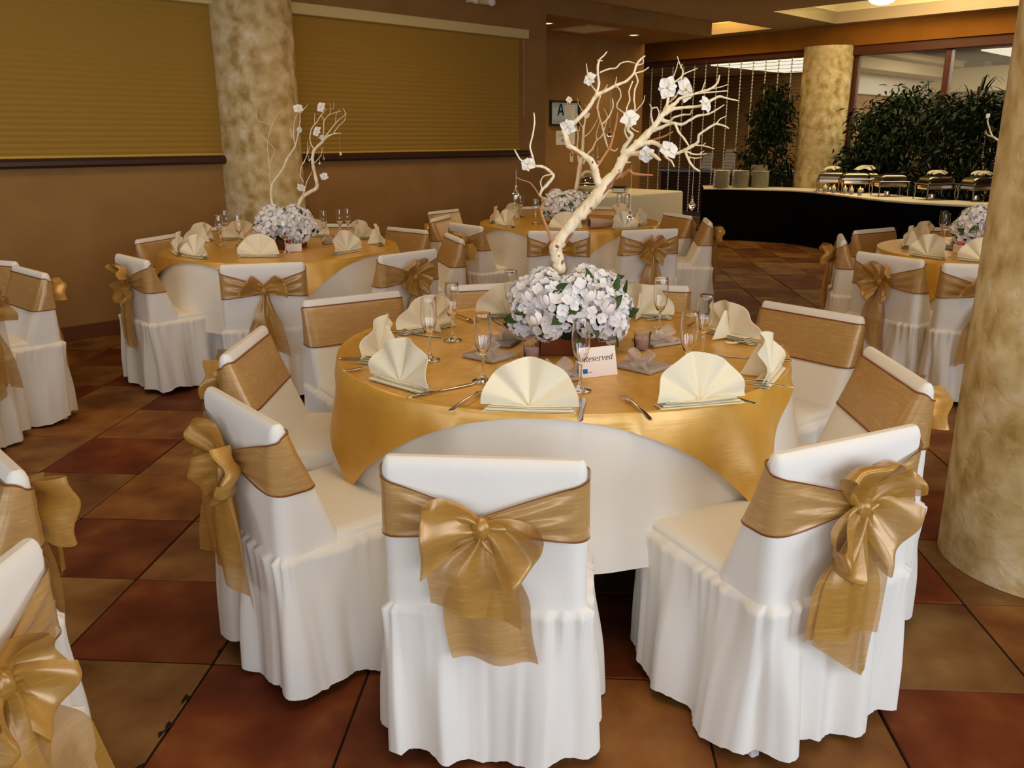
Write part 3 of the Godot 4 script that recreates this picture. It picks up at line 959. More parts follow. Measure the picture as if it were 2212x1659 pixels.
func _chair(kind: String) -> Node3D:
	if chair_meshes.is_empty():
		var leg := MB.new()
		leg.box(Vector3(0, 0.205, 0), Vector3(0.026, 0.41, 0.026), 0.005)
		chair_meshes = {"back": _cover_back(), "seat": _cover_seat(), "skirt0": _skirt(3), "skirt1": _skirt(19), "skirt2": _skirt(42), "band": _band(), "hem": _hems(), "knot": _knot(), "leg": leg.done(true)}
	var c := chair_meshes
	var o := Node3D.new()
	part(o, "back_cover", c.back, M.white)
	part(o, "seat_cover", c.seat, M.white)
	part(o, "skirt", c["skirt%d" % {"front": 0, "right": 1, "left": 2, "plain": 1, "star": 0}[kind]], M.white)
	for s in [[-0.19, -0.16], [0.19, -0.16], [-0.195, 0.245], [0.195, 0.245]]:
		part(o, "leg", c.leg, M.resin, Vector3(s[0], 0, s[1]))
	var sash := part(o, "sash", c.band, M.organza)
	part(sash, "hem", c.hem, M.organza_hem)
	var k := Vector3(0, 0.647, 0.294)
	part(sash, "knot", c.knot, M.organza, k)
	# loops: [angle, reach, width, droop, bulge, seed]; tails: [drift, length, width, slant, lift, seed]
	var loops := []
	var tails := []
	match kind:
		"front":
			loops = [[3.05, 0.135, 0.175, 0.03, 0.06, 0.4], [-0.4, 0.12, 0.14, 0.025, 0.07, 2.0]]
			tails = [[0.03, 0.315, 0.195, 0.02, 0.0, 1.2], [-0.02, 0.19, 0.205, 0.12, 0.014, 2.6]]
		"right":
			loops = [[1.85, 0.13, 0.10, 0.0, 0.06, 0.9], [0.9, 0.13, 0.12, 0.01, 0.07, 2.3], [-0.35, 0.10, 0.17, 0.05, 0.06, 4.0], [3.9, 0.12, 0.14, 0.04, 0.06, 1.4]]
			tails = [[-0.03, 0.37, 0.21, 0.22, 0.0, 0.6], [-0.06, 0.29, 0.22, 0.05, 0.014, 2.2]]
		"left":
			loops = [[2.7, 0.13, 0.12, 0.0, 0.045, 0.2], [3.7, 0.10, 0.13, 0.02, 0.055, 1.1], [0.2, 0.09, 0.13, 0.02, 0.05, 2.8], [-0.7, 0.09, 0.12, 0.02, 0.055, 4.4]]
			tails = [[-0.07, 0.31, 0.24, -0.03, 0.0, 0.5], [0.07, 0.32, 0.25, 0.04, 0.02, 2.0]]
		"plain":
			loops = [[2.6, 0.13, 0.13, 0.02, 0.06, 0.7], [0.5, 0.13, 0.14, 0.025, 0.06, 2.4]]
			tails = [[-0.03, 0.36, 0.16, -0.1, 0.0, 1.0], [0.03, 0.32, 0.16, 0.12, 0.012, 3.0]]
		"star":
			loops = [[2.2, 0.12, 0.11, 0.0, 0.06, 0.3], [0.8, 0.12, 0.11, 0.0, 0.06, 1.9], [-0.5, 0.10, 0.12, 0.02, 0.05, 3.3], [3.7, 0.10, 0.12, 0.02, 0.05, 4.1]]
			tails = [[0.0, 0.36, 0.17, 0.08, 0.0, 1.6]]
	var i := 0
	for q in loops:
		var key := "%s_loop%d" % [kind, i]
		if not c.has(key):
			c[key] = _bow_loop(q[0], q[1], q[2], q[3], q[4], q[5])
		part(sash, "bow_loop", c[key], M.organza, k)
		i += 1
	for q in tails:
		var key := "%s_tail%d" % [kind, i]
		if not c.has(key):
			c[key] = _bow_tail(q[0], q[1], q[2], q[3], q[4], q[5])
		part(sash, "bow_tail", c[key], M.organza, k)
		i += 1
	return o

func _place_chair(kind: String, x: float, z: float, deg: float, label: String, group: String) -> void:
	# x, z: middle of the top of the backrest; deg: where the chair looks, clockwise from -Z
	var o := _chair(kind)
	o.name = _numbered("covered_chair")
	add_child(o, true)
	var a := deg_to_rad(deg)
	o.rotation.y = -a
	o.position = Vector3(x - (-sin(a)) * 0.258, 0, z - cos(a) * 0.258)
	if kind == "front" or kind == "left":
		o.scale = Vector3(1, 0.982, 1)
	tag(o, label, "chair", group)

func make_chairs() -> void:
	var g := "chairs at the main table"
	_place_chair("front", -0.063, -1.725, 5, "white covered chair with gold bow, turned away, before the reserved card", g)
	_place_chair("right", 0.765, -1.796, -26, "white covered chair with tall upright gold bow and pointed tail, beside the large column", g)
	_place_chair("left", -0.718, -2.118, 50, "white covered chair at the main table with a full gold bow over bare floor", g)
	_place_chair("plain", -0.919, -2.817, 90, "chair showing its sash front, behind the full-bow chair at the main table", g)
	_place_chair("plain", -0.697, -3.647, 148, "chair showing its sash front, behind the two flutes of the main table", g)
	_place_chair("plain", -0.063, -3.952, 165, "chair across the main table, partly behind the white flowers, on the branch's low side", g)
	_place_chair("plain", 0.60, -3.90, 192, "chair across the main table, half hidden by flowers and one napkin fan", g)
	_place_chair("plain", 1.20, -3.314, 231, "chair with shiny sash front at the main table, before the open floor", g)
	_place_chair("plain", 1.163, -2.453, 272, "chair showing sash front, tucked behind the upright-bow chair, near the large column", g)
	g = "chairs at the table by the wall column"
	_place_chair("plain", -1.376, -4.648, -14, "small turned-away chair with symmetrical gold bow at the table by the wall column", g)
	_place_chair("star", -2.224, -4.939, 45, "chair seen from its bow side, showing seat, at the table by the wall column", g)
	_place_chair("plain", -2.516, -6.044, 107, "chair with sash front beside the wall, its dark bow over the brown wall", g)
	_place_chair("plain", -2.24, -6.75, 140, "chair at the foot of the wall column, mostly behind a napkin fan", g)
	_place_chair("plain", -1.40, -6.90, 186, "chair behind the white flowers of the table by the wall column", g)
	_place_chair("plain", -0.795, -6.507, 221, "chair with pale sash front, behind upright napkin, at the table by the wall column", g)
	_place_chair("plain", -0.40, -5.98, 252, "angled chair with sash front and lit side, between the two rear tables", g)
	_place_chair("star", -0.623, -5.106, -47, "turned-away chair with upright bow behind the main table's two flutes", g)
	g = "chairs at the far middle table"
	_place_chair("plain", 0.349, -6.274, 3, "turned-away chair behind the bare branch trunk, at the far middle table", g)
	_place_chair("star", 1.039, -6.36, -14, "turned-away chair with starry bow at the far middle table, nearest its side table", g)
	_place_chair("plain", -0.364, -6.795, 52, "chair with shaded bow and lit side, at the wall side of the far middle table", g)
	_place_chair("plain", -0.628, -7.508, 105, "chair with sash front at the far middle table, against the brown wall", g)
	_place_chair("plain", -0.65, -8.20, 125, "rearmost little chair at the far middle table, peeping over another chair's top", g)
	_place_chair("plain", 1.50, -7.68, 250, "chair with dark sash front before the white side table", g)
	_place_chair("plain", 1.64, -7.11, 277, "side-on chair with round bow, standing before the black buffet skirt", g)
	_place_chair("plain", 0.26, -8.62, 170, "chair behind the flowers of the far middle table, wall side", g)
	_place_chair("plain", 0.95, -8.55, 198, "chair behind the far middle table, in front of the white side table", g)
	g = "chairs at the table beside the large column"
	_place_chair("star", 2.179, -4.863, 62, "turned-away chair with full bow at the table half hidden by the large column", g)
	_place_chair("plain", 2.266, -5.82, 108, "side-on chair with dark bow, standing at the black buffet skirt", g)
	_place_chair("plain", 2.70, -6.33, 150, "chair with white corner and sash behind the pointed napkins, near the buffet", g)
	_place_chair("plain", 2.546, -4.475, 20, "turned-away chair cut off by the edge of the large column", g)
	_place_chair("plain", 3.28, -6.40, 187, "chair behind the flutes at the table half hidden by the large column", g)
	g = "chairs at tables outside the frame"
	_place_chair("plain", -2.56, -4.47, 222, "chair with dark sash front at the frame edge, standing alone on the tiles", g)
	_place_chair("plain", -3.0, -4.86, 205, "chair cut by the frame edge, behind the lone dark-sash chair", g)
	_place_chair("plain", -2.50, -3.86, 265, "chair at the frame edge of which only the skirt corner shows", g)
	_place_chair("left", -0.855, -1.13, 272, "white chair top and big gold bow at the bottom corner of the frame", g)
	_place_chair("front", -1.2, -1.82, 226, "chair outside the frame whose long sheer bow tails hang into view", g)

# --- place settings -------------------------------------------------------------------------
func _napkin_parts(o: Node3D, s: float) -> void:
	# a pleated fan standing on its folded base; the fan faces +Z
	var key := "napkin%d" % int(s)
	if not chair_meshes.has(key):
		var f := MB.new()
		var rim := 0.128
		var tilt := 0.26
		var fan := func(u: float, w: float, side: float) -> Vector3:
			var a := PI * (0.015 + 0.97 * u)
			var r := rim * w * (1.0 + 0.03 * sin(u * PI) + 0.006 * sin(u * 9.0 * PI + s))
			var pl := 0.019 * (0.3 + 0.7 * w) * pow(0.5 - 0.5 * cos(u * 8.0 * PI + 0.9 * s + 0.7 * sin(u * 5.0 + s)), 0.7) - 0.008
			var z := pl + side * 0.0012
			var y := sin(a) * r
			return Vector3(-cos(a) * r * 1.03, 0.012 + y * cos(tilt) + z * sin(tilt) * 0.4, z * 1.1 - y * sin(tilt) + 0.012 * cos(a) * cos(a) * w)
		f.grid(88, 8, func(u: float, w: float) -> Vector3: return fan.call(1.0 - u, 0.04 + 0.96 * w, 1.0))
		f.grid(88, 8, func(u: float, w: float) -> Vector3: return fan.call(u, 0.04 + 0.96 * w, -1.0))
		f.grid(88, 1, func(u: float, w: float) -> Vector3: return fan.call(u, 1.0, 1.0 - 2.0 * w), false, true)
		chair_meshes[key] = f.done()
		var b := MB.new()
		for k in 4:
			var y := 0.0015 + 0.0042 * k
			b.grid(40, 6, func(u: float, w: float) -> Vector3:
				var x := (u - 0.5) * 2.0
				var a := PI * (w * 1.0 - 0.5)
				var zf := 0.016 + 0.006 * sin(k * 2.0 + s) - 0.002 * k
				return Vector3(x * (0.124 - 0.006 * k * (1.0 + 0.5 * s)), y + 0.002 * sin(a) + 0.006 * absf(x) * k * 0.25, 0.002 + zf * cos(a)), false, true)
			b.grid(40, 6, func(u: float, w: float) -> Vector3:
				var x := (u - 0.5) * 2.0
				var a := PI * (w * 1.0 - 0.5)
				return Vector3(x * (0.124 - 0.006 * k * (1.0 + 0.5 * s)), y + 0.002 * sin(a) + 0.006 * absf(x) * k * 0.25, 0.002 - 0.03 * cos(a)))
		chair_meshes[key + "base"] = b.done()
		var k := MB.new()
		k.grid(10, 10, func(u: float, w: float) -> Vector3:
			var y := 0.10 * (1.0 - w)
			return Vector3(0.0035 * sin(u * PI), 0.004 + y, -y * 0.27 - 0.004 - u * (0.015 + 0.075 * w)))
		k.grid(10, 10, func(u: float, w: float) -> Vector3:
			var y := 0.10 * (1.0 - w)
			return Vector3(-0.0035 * sin(u * PI), 0.004 + y, -y * 0.27 - 0.004 - u * (0.015 + 0.075 * w)), false, true)
		chair_meshes[key + "stand"] = k.done()
	part(o, "fan", chair_meshes[key], M.ivory)
	part(o, "folded_base", chair_meshes[key + "base"], M.ivory)
	part(o, "kickstand_fold", chair_meshes[key + "stand"], M.ivory)

func _napkin(x: float, z: float, deg: float, s: float, label: String, group: String) -> void:
	# deg: where the fan faces, measured from +Z towards +X
	var o := thing("napkin_fan", label, "napkin", Vector3(x, TOP, z), deg_to_rad(deg), group)
	_napkin_parts(o, s)

func _flute(x: float, z: float, label: String, group: String) -> void:
	if not chair_meshes.has("bowl"):
		var b := MB.new()
		b.lathe([Vector2(0.003, 0.079), Vector2(0.009, 0.083), Vector2(0.015, 0.092), Vector2(0.021, 0.108), Vector2(0.0255, 0.13), Vector2(0.0268, 0.15), Vector2(0.0262, 0.172), Vector2(0.0245, 0.195), Vector2(0.0236, 0.208), Vector2(0.0226, 0.208), Vector2(0.0236, 0.195), Vector2(0.0252, 0.172), Vector2(0.0257, 0.15), Vector2(0.0244, 0.13), Vector2(0.02, 0.109), Vector2(0.013, 0.094), Vector2(0.005, 0.088), Vector2(0.0, 0.087)], 36)
		chair_meshes.bowl = b.done()
		var st := MB.new()
		st.lathe([Vector2(0.0, 0.0), Vector2(0.033, 0.0), Vector2(0.0335, 0.002), Vector2(0.028, 0.0045), Vector2(0.012, 0.010), Vector2(0.006, 0.018), Vector2(0.0042, 0.04), Vector2(0.0045, 0.066), Vector2(0.0062, 0.072), Vector2(0.0045, 0.078), Vector2(0.0, 0.08)], 30)
		chair_meshes.stem = st.done()
	var o := thing("champagne_flute", label, "glass", Vector3(x, TOP, z), 0.0, group)
	part(o, "bowl", chair_meshes.bowl, M.glass)
	part(o, "stem_and_foot", chair_meshes.stem, M.glass_thick)

# cutlery lies along +X from the handle end; thin, curved, with a rounded handle
func _bar(b: MB, x0: float, x1: float, wide: Callable, rise: Callable, thick := 0.0022, z = null) -> void:
	b.grid(10, 22, func(u: float, w: float) -> Vector3:
		var a := TAU * u
		var x := lerpf(x0, x1, w)
		var h: float = wide.call(w)
		var zc: float = (z as Callable).call(w) if z != null else 0.0
		return Vector3(x, rise.call(w) + thick * (0.5 + 0.5 * sin(a)) , zc + cos(a) * h), true, true)

func _cutlery_mesh(kind: String, l: float) -> ArrayMesh:
	var key := "%s%d" % [kind, int(l * 1000)]
	if chair_meshes.has(key):
		return chair_meshes[key]
	var b := MB.new()
	if kind == "knife":
		_bar(b, 0, l * 0.47, func(w: float) -> float: return 0.0085 * sqrt(clampf(w * 12.0, 0.0, 1.0)) - 0.0025 * w, func(_w: float) -> float: return 0.0, 0.005)
		_bar(b, l * 0.46, l, func(w: float) -> float: return (0.0055 + 0.0045 * sin(w * PI * 0.8)) * sqrt(clampf((1.0 - w) * 6.0, 0.0, 1.0)), func(w: float) -> float: return 0.001 * (1.0 - w), 0.0018)
	else:
		var arch := func(w: float) -> float: return 0.009 * sin(w * PI * 0.95)
		_bar(b, 0, l * 0.68, func(w: float) -> float: return lerpf(0.0095, 0.0035, pow(w, 0.7)) * sqrt(clampf(w * 14.0, 0.0, 1.0)), func(w: float) -> float: return arch.call(w * 0.62), 0.003)
		_bar(b, l * 0.66, l * 0.79, func(w: float) -> float: return lerpf(0.0035, 0.0118, smoothstep(0.0, 0.7, w)), func(w: float) -> float: return arch.call(0.6 + w * 0.16) - 0.001 * w, 0.0024)
		for k in 4:
			var zk := (k - 1.5) * 0.0064
			_bar(b, l * 0.775, l, func(w: float) -> float: return 0.0019 - 0.0008 * w, func(w: float) -> float: return 0.0035 - 0.004 * sin(w * PI * 0.6) + 0.004 * w * w, 0.0022, func(_w: float) -> float: return zk)
	chair_meshes[key] = b.done()
	return chair_meshes[key]

func _cutlery(kind: String, x0: float, z0: float, x1: float, z1: float, label: String, group := "") -> void:
	var d := Vector2(x1 - x0, z1 - z0)
	var l := d.length()
	solo(kind, _cutlery_mesh(kind, l), M.steel, label, kind, Vector3(x0, TOP, z0), atan2(-d.y, d.x), group)

func _gift(x: float, z: float, deg: float, label: String, bow_turn := 0.0) -> void:
	var o := thing("wrapped_gift", label, "gift", Vector3(x, TOP, z), deg_to_rad(deg), "flat gifts tied in tulle")
	var b := MB.new()
	b.box(Vector3(0, 0.0055, 0), Vector3(0.142, 0.011, 0.125), 0.002)
	part(o, "case", b.done(true), M.cd_clear)
	var s := MB.new()
	s.box(Vector3(0.004, 0.0055, 0), Vector3(0.12, 0.008, 0.119), 0.001)
	part(o, "sleeve", s.done(true), M.cd_sleeve)
	var e := MB.new()
	e.box(Vector3(-0.064, 0.006, 0), Vector3(0.012, 0.0085, 0.119), 0.001)
	e.box(Vector3(0.02, 0.0103, 0.05), Vector3(0.05, 0.0012, 0.012), 0.0004)
	part(o, "dark_edge", e.done(true), M.cd_dark)
	if not chair_meshes.has("tulle0"):
		chair_meshes.tulle0 = _bow_loop(2.5, 0.08, 0.075, 0.0, 0.03, 0.4)
		chair_meshes.tulle1 = _bow_loop(0.7, 0.08, 0.075, 0.0, 0.03, 2.4)
		chair_meshes.tulle2 = _bow_tail(0.0, 0.085, 0.08, 0.2, -0.008, 1.0)
	var bow := Node3D.new()
	bow.name = "tulle_bow"
	o.add_child(bow)
	bow.position = Vector3(0, 0.012, 0)
	bow.rotation = Vector3(0, bow_turn, 0)
	bow.scale = Vector3(0.72, 0.62, 0.72)
	part(bow, "bow_loop", chair_meshes.tulle0, M.tulle, Vector3.ZERO, Vector3(-0.35, 0, 0))
	part(bow, "bow_loop", chair_meshes.tulle1, M.tulle, Vector3.ZERO, Vector3(-0.35, 0, 0))
	part(bow, "bow_tail", chair_meshes.tulle2, M.tulle, Vector3.ZERO, Vector3(-1.35, 0.5, 0))
	part(bow, "bow_tail", chair_meshes.tulle2, M.tulle, Vector3.ZERO, Vector3(-1.35, -2.2, 0))

func _votive(x: float, z: float, label: String) -> void:
	var o := thing("votive_candle", label, "candle", Vector3(x, TOP, z), 0.0, "votives on the main table")
	var g := MB.new()
	g.lathe([Vector2(0, 0), Vector2(0.024, 0), Vector2(0.0265, 0.006), Vector2(0.0295, 0.062), Vector2(0.0275, 0.062), Vector2(0.0248, 0.008), Vector2(0, 0.006)], 30)
	part(o, "glass_cup", g.done(), M.glass_thick)
	var w := MB.new()
	w.lathe([Vector2(0, 0.0065), Vector2(0.0244, 0.0065), Vector2(0.0258, 0.036), Vector2(0.024, 0.038), Vector2(0, 0.037)], 26)
	part(o, "wax", w.done(), M.wax)
	var k := MB.new()
	k.tube([Vector3(0, 0.036, 0), Vector3(0.001, 0.045, 0)], [0.0009, 0.0007], 5)
	part(o, "wick", k.done(), M.ink)

func _caddy(x: float, z: float, label: String) -> void:
	var o := thing("sugar_caddy", label, "caddy", Vector3(x, TOP, z), 0.2, "sugar caddies on the rear tables")
	part(o, "holder", boxes([[-0.05, 0.05, 0, 0.006, -0.035, 0.035], [-0.05, 0.05, 0.006, 0.05, 0.029, 0.035], [-0.05, 0.05, 0.006, 0.05, -0.035, -0.029], [-0.05, -0.044, 0.006, 0.05, -0.029, 0.029], [0.044, 0.05, 0.006, 0.05, -0.029, 0.029]], 0.0015), M.paper)
	for k in 6:
		var b := MB.new()
		b.box(Vector3(-0.034 + 0.013 * k, 0.038, 0.002 * (k % 3)), Vector3(0.003, 0.062, 0.05), 0.0008, Basis(Vector3.BACK, 0.12 * ((k % 3) - 1)))
		solo("sugar_packet", b.done(true), [M.pink, M.paper, M.pale_blue][k / 2], ["pink", "white", "pale blue"][k / 2] + " sugar packet in the " + label.replace(" with pink packets", ""), "packet", Vector3(x, TOP, z), 0.2, ["pink", "white", "pale blue"][k / 2] + " packets, " + label)

func make_settings() -> void:
	var g := "napkin fans on the main table"
	_napkin(0.047, -2.135, -6, 0, "largest ivory napkin fan, facing out, before the reserved card", g)
	_napkin(0.512, -2.185, 14, 1, "ivory napkin fan beside the lone fork, before the upright-bow chair", g)
	_napkin(0.782, -2.44, 62, 0, "ivory napkin seen edge-on at the table rim near the large column", g)
	_napkin(0.80, -2.98, 118, 1, "ivory napkin fan leaning behind a flute, before the shiny sash chair", g)
	_napkin(0.53, -3.37, 156, 0, "ivory napkin fan standing behind the flowers, beside a flute", g)
	_napkin(-0.02, -3.39, 196, 1, "ivory napkin fan half hidden between flute and white flowers", g)
	_napkin(-0.325, -3.14, 222, 0, "ivory napkin fan seen through the tall flute", g)
	_napkin(-0.455, -2.75, 258, 1, "pointed ivory napkin seen edge-on beside a knife and sash chair", g)
	_napkin(-0.33, -2.375, 318, 0, "ivory napkin fan slumped sideways over knives at the table rim", g)
	g = "flutes on the main table"
	var fl := [[-0.269, -2.682, "empty flute before the napkin fan seen through glass"], [-0.213, -2.959, "empty flute behind the two-flute pair, touching a napkin's edge"], [-0.086, -2.426, "empty flute in front of the tulle gift by the votive"],
		[-0.003, -3.257, "empty flute rising behind the flowers' low side"], [0.196, -2.325, "empty flute in front of the reserved card"], [0.548, -3.057, "empty flute behind the votive, beside a standing napkin fan"],
		[0.525, -2.431, "empty flute before the overlapping pair's rear glass, touching a napkin"], [0.633, -2.709, "empty flute behind another flute, beside the leaning napkin"]]
	for q in fl:
		_flute(q[0], q[1], q[2], g)
	var ck := "knives on the main table"
	_cutlery("knife", -0.480, -3.121, -0.255, -3.007, "knife lying before the far sash chair, pointing at a flute", ck)
	_cutlery("knife", -0.574, -2.695, -0.325, -2.691, "knife passing behind the slumped napkin at the rim", ck)
	_cutlery("knife", -0.297, -2.254, -0.109, -2.402, "knife between the slumped napkin and a fork, blade to a flute", ck)
	_cutlery("knife", -0.117, -3.472, -0.035, -3.215, "knife tip showing behind the flowers by a half-hidden napkin", ck)
	_cutlery("knife", 0.174, -2.041, 0.200, -2.257, "knife tucked under the largest napkin fan", ck)
	_cutlery("knife", 0.668, -2.175, 0.545, -2.345, "knife handle sticking out from under a napkin fan near the rim", ck)
	_cutlery("knife", 0.909, -2.644, 0.684, -2.721, "knife behind the edge-on napkin near the large column", ck)
	_cutlery("knife", 0.655, -3.142, 0.795, -3.30, "knife behind the flute pair, before the open floor", ck)
	ck = "forks on the main table"
	_cutlery("fork", -0.167, -2.129, -0.068, -2.335, "fork beside the largest napkin fan, tines under its edge", ck)
	_cutlery("fork", -0.53, -2.54, -0.33, -2.60, "fork running under the slumped napkin", ck)
	_cutlery("fork", -0.54, -3.05, -0.362, -2.948, "fork beside the far knife, before the sash chair", ck)
	_cutlery("fork", -0.26, -3.44, -0.145, -3.243, "fork by the napkin seen through glass, near the white flowers", ck)
	_cutlery("fork", 0.357, -2.045, 0.311, -2.262, "lone fork on bare gold satin, tines pointing at the card", ck)
	_cutlery("fork", 0.815, -2.335, 0.61, -2.42, "fork lying between two napkins by the rim of the table", ck)
	_cutlery("fork", 0.95, -2.855, 0.751, -2.898, "fork before the shiny sash chair, tines toward the flowers", ck)
	_cutlery("fork", 0.72, -3.37, 0.535, -3.29, "fork lying behind the votive by the standing flute", ck)
	_gift(-0.075, -2.72, -40, "flat gift with tulle bow behind a flute, beside the napkins")
	_gift(0.415, -2.575, -44, "flat gift with tulle bow next to the reserved card")
	_gift(0.52, -2.915, 30, "flat gift half hidden behind the second votive")
	_gift(-0.04, -2.93, 70, "flat gift tucked against the flowers on their far side")
	_gift(0.13, -2.47, 15, "flat gift with mauve tulle between the largest napkin and card")
	_votive(0.066, -2.68, "small votive candle in glass, before the planter's lower corner")
	_votive(0.447, -2.815, "small votive candle in glass, beside the gift near the card")
	# reserved tent card
	var cd := thing("reserved_card", "white tent card reading Reserved in slanted lettering", "card", Vector3(0.268, TOP, -2.478), 0.37)
	var p := MB.new()
	p.box(Vector3(0, 0.043, 0), Vector3(0.124, 0.09, 0.0012), 0.0003)
	part(cd, "front_panel", p.done(true), M.paper, Vector3(0, 0, 0.0), Vector3(-0.28, 0, 0))
	part(cd, "rear_panel", p.done(true), M.paper, Vector3(0, 0, -0.052), Vector3(0.28, 0, 0))
	var fp := Node3D.new()
	fp.name = "print"
	cd.add_child(fp)
	fp.rotation = Vector3(-0.28, 0, 0)
	fp.position = Vector3(0, 0, 0.0008)
	_letters(fp, "Reserved", 0.0225, Vector3(-0.052, 0.041, 0.0), M.ink, 0.34, "Droid Serif", 400)
	var sq := MB.new()
	sq.box(Vector3(-0.047, 0.018, 0.0004), Vector3(0.016, 0.014, 0.0006), 0.0002)
	part(fp, "blue_logo", sq.done(true), M.blue_ink)
	var ln := MB.new()
	ln.box(Vector3(-0.03, 0.0135, 0.0004), Vector3(0.012, 0.002, 0.0005), 0.0002)
	part(fp, "print_line", ln.done(true), M.grey_ink)
	# rear tables
	g = "napkin fans on the table by the wall column"
	_rear("b", [[-2.14, -5.40, "pointed ivory napkin seen edge-on beside the wall-side chair"], [-1.96, -5.22, "ivory napkin fan in front of the pointed one, at the cloth's near rim"], [-2.22, -6.05, "rosy ivory napkin fan behind the front pair at the wall side"],
		[-1.99, -6.22, "ivory napkin fan before the foot of the wall column, behind flutes"], [-1.565, -5.23, "broad ivory napkin fan facing out, beside the sugar caddy"], [-1.05, -5.42, "ivory napkin fan facing out, on the far rim side of the caddy"],
		[-1.09, -6.22, "ivory napkin fan behind the flutes, near the pale sash chair"], [-0.905, -5.87, "upright pointed ivory napkin before the pale sash chair"], [-1.49, -6.36, "ivory napkin fan just behind the white flowers at the wall column table"]], g)
	_rear_flutes("b", [[-1.997, -5.832, "empty flute nearest the wall-side napkins, standing apart"], [-2.10, -6.28, "empty flute behind, against the stone column"], [-1.872, -5.85, "empty flute before the foot of the stone column"], [-1.446, -5.422, "empty flute standing before the white flowers"],
		[-1.361, -6.197, "empty tall-looking flute just behind the flowers, before brown wall"], [-1.269, -6.314, "empty flute in the middle of the rear trio"], [-1.222, -6.38, "empty flute at the far end of the rear trio"]], "flutes on the table by the wall column")
	_caddy(-1.414, -5.50, "white sugar caddy with pink packets under the wall-column flowers")
	_gift(-1.25, -5.95, 20, "flat tulle gift beside the flowers on the table by the wall column")
	g = "napkin fans on the far middle table"
	_rear("c", [[-0.16, -7.42, "pointed ivory napkin seen edge-on at the far middle table's wall end"], [-0.05, -7.03, "ivory napkin fan beside the pointed one at the wall end"], [0.0, -7.82, "ivory napkin fan rising behind the flute under the hanging crystal"],
		[0.43, -6.76, "round ivory napkin fan directly behind the bare branch"], [0.902, -6.77, "ivory napkin fan behind the lowest hanging crystal"], [1.10, -7.13, "pointed pale napkin before the white side table"], [1.0, -7.75, "sheer-looking napkin fan behind the flute pair before the side table"]], g)
	_rear_flutes("c", [[0.032, -7.70, "empty flute behind the low hanging crystal"], [0.085, -7.85, "empty flute just beside the crystal's flute"], [0.206, -7.234, "empty flute by the flowers, in front of the wall"], [1.0, -7.95, "empty flute before the side table, nearer the flowers"], [1.06, -7.85, "empty flute before the side table, farther from the flowers"]], "flutes on the far middle table")
	var tb := thing("rolled_gift", "taupe rolled bundle with dark hollow end beside the bare branch", "gift", Vector3(0.71, TOP + 0.045, -6.86), 0.35)
	var r := MB.new()
	r.grid(36, 12, func(u: float, w: float) -> Vector3:
		var a := TAU * u * 1.15
		var rr := (0.045 - 0.006 * u) * (1.0 - 0.55 * pow(w, 2.0))
		return Vector3(-0.1 + 0.24 * w, -0.012 * w + sin(a) * rr, cos(a) * rr * 1.15), false, true)
	part(tb, "roll", r.done(), M.taupe)
	var ri := MB.new()
	ri.grid(24, 4, func(u: float, w: float) -> Vector3: return Vector3(-0.085 + 0.004 * w, sin(TAU * u) * 0.037 * w, cos(TAU * u) * 0.042 * w), true)
	part(tb, "hollow_end", ri.done(), M.cd_dark)
	_gift(0.78, -7.05, 0, "flat tulle gift behind the rolled bundle on the far middle table")
	g = "napkin fans on the table beside the large column"
	_rear("d", [[2.60, -5.60, "pointed ivory napkin seen edge-on, nearest the black buffet skirt"], [2.86, -5.93, "ivory napkin fan behind the pair before the black buffet"], [2.50, -5.07, "ivory napkin fan facing out, in front of the pair before the buffet"], [3.24, -5.97, "ivory napkin fan behind flutes, touching the large column's outline"], [2.72, -4.87, "ivory napkin fan cut by the large column's edge"]], g)
	_rear_flutes("d", [[2.987, -5.90, "empty flute behind the napkins against the black skirt"], [2.909, -5.706, "empty flute overlapping the one against the black skirt"], [2.781, -5.046, "empty flute before the flowers by the large column"], [3.40, -5.9, "empty flute behind the flowers by the large column"]], "flutes on the table beside the large column")
	_caddy(2.82, -5.27, "white sugar caddy with pink packets near the large column")
	_gift(2.86, -5.50, 30, "flat tulle gift on the table beside the large column")

func _rear(key: String, list: Array, group: String) -> void:
	var c: Vector2 = TABLES[key]
	var k := 0
	for q in list:
		var d := Vector2(q[0] - c.x, q[1] - c.y)
		_napkin(q[0], q[1], rad_to_deg(atan2(d.x, d.y)), k % 2, q[2], group)
		k += 1

func _rear_flutes(_key: String, list: Array, group: String) -> void:
	for q in list:
		_flute(q[0], q[1], q[2] + {"b": ", column table", "c": ", far middle table", "d": ""}[_key], group)

# --- centrepieces: planter, flowers, a bare branch with silk blooms, hanging crystals ----------
func _limb(o: Node3D, m: Material, q: Array) -> void:
	var p := []
	var r := []
	for i in range(0, q.size(), 4):
		p.append(Vector3(q[i], q[i + 1], q[i + 2]))
		r.append(float(q[i + 3]))
	# a smooth, slightly knobbly path through the given joints
	var sp := []
	var sr := []
	var n := p.size()
	for i in n - 1:
		var a: Vector3 = p[maxi(i - 1, 0)]
		var b: Vector3 = p[i]
		var c: Vector3 = p[i + 1]
		var d: Vector3 = p[mini(i + 2, n - 1)]
		var steps := 4
		for k in steps:
			var t := k / float(steps)
			var w := b.cubic_interpolate(c, a, d, t).lerp(b.lerp(c, t), 0.35)
			var rad := lerpf(r[i], r[i + 1], t)
			sp.append(w + Vector3(rng.randf_range(-1, 1), rng.randf_range(-1, 1), rng.randf_range(-1, 1)) * rad * 0.12)
			sr.append(rad * rng.randf_range(0.93, 1.08) * (1.12 if k == 0 and i > 0 else 1.0))
	sp.append(p[n - 1])
	sr.append(r[n - 1] * 0.8)
	var mb := MB.new()
	mb.tube(sp, sr, 12 if r[0] > 0.008 else 7)
	part(o, "limb", mb.done(), m)

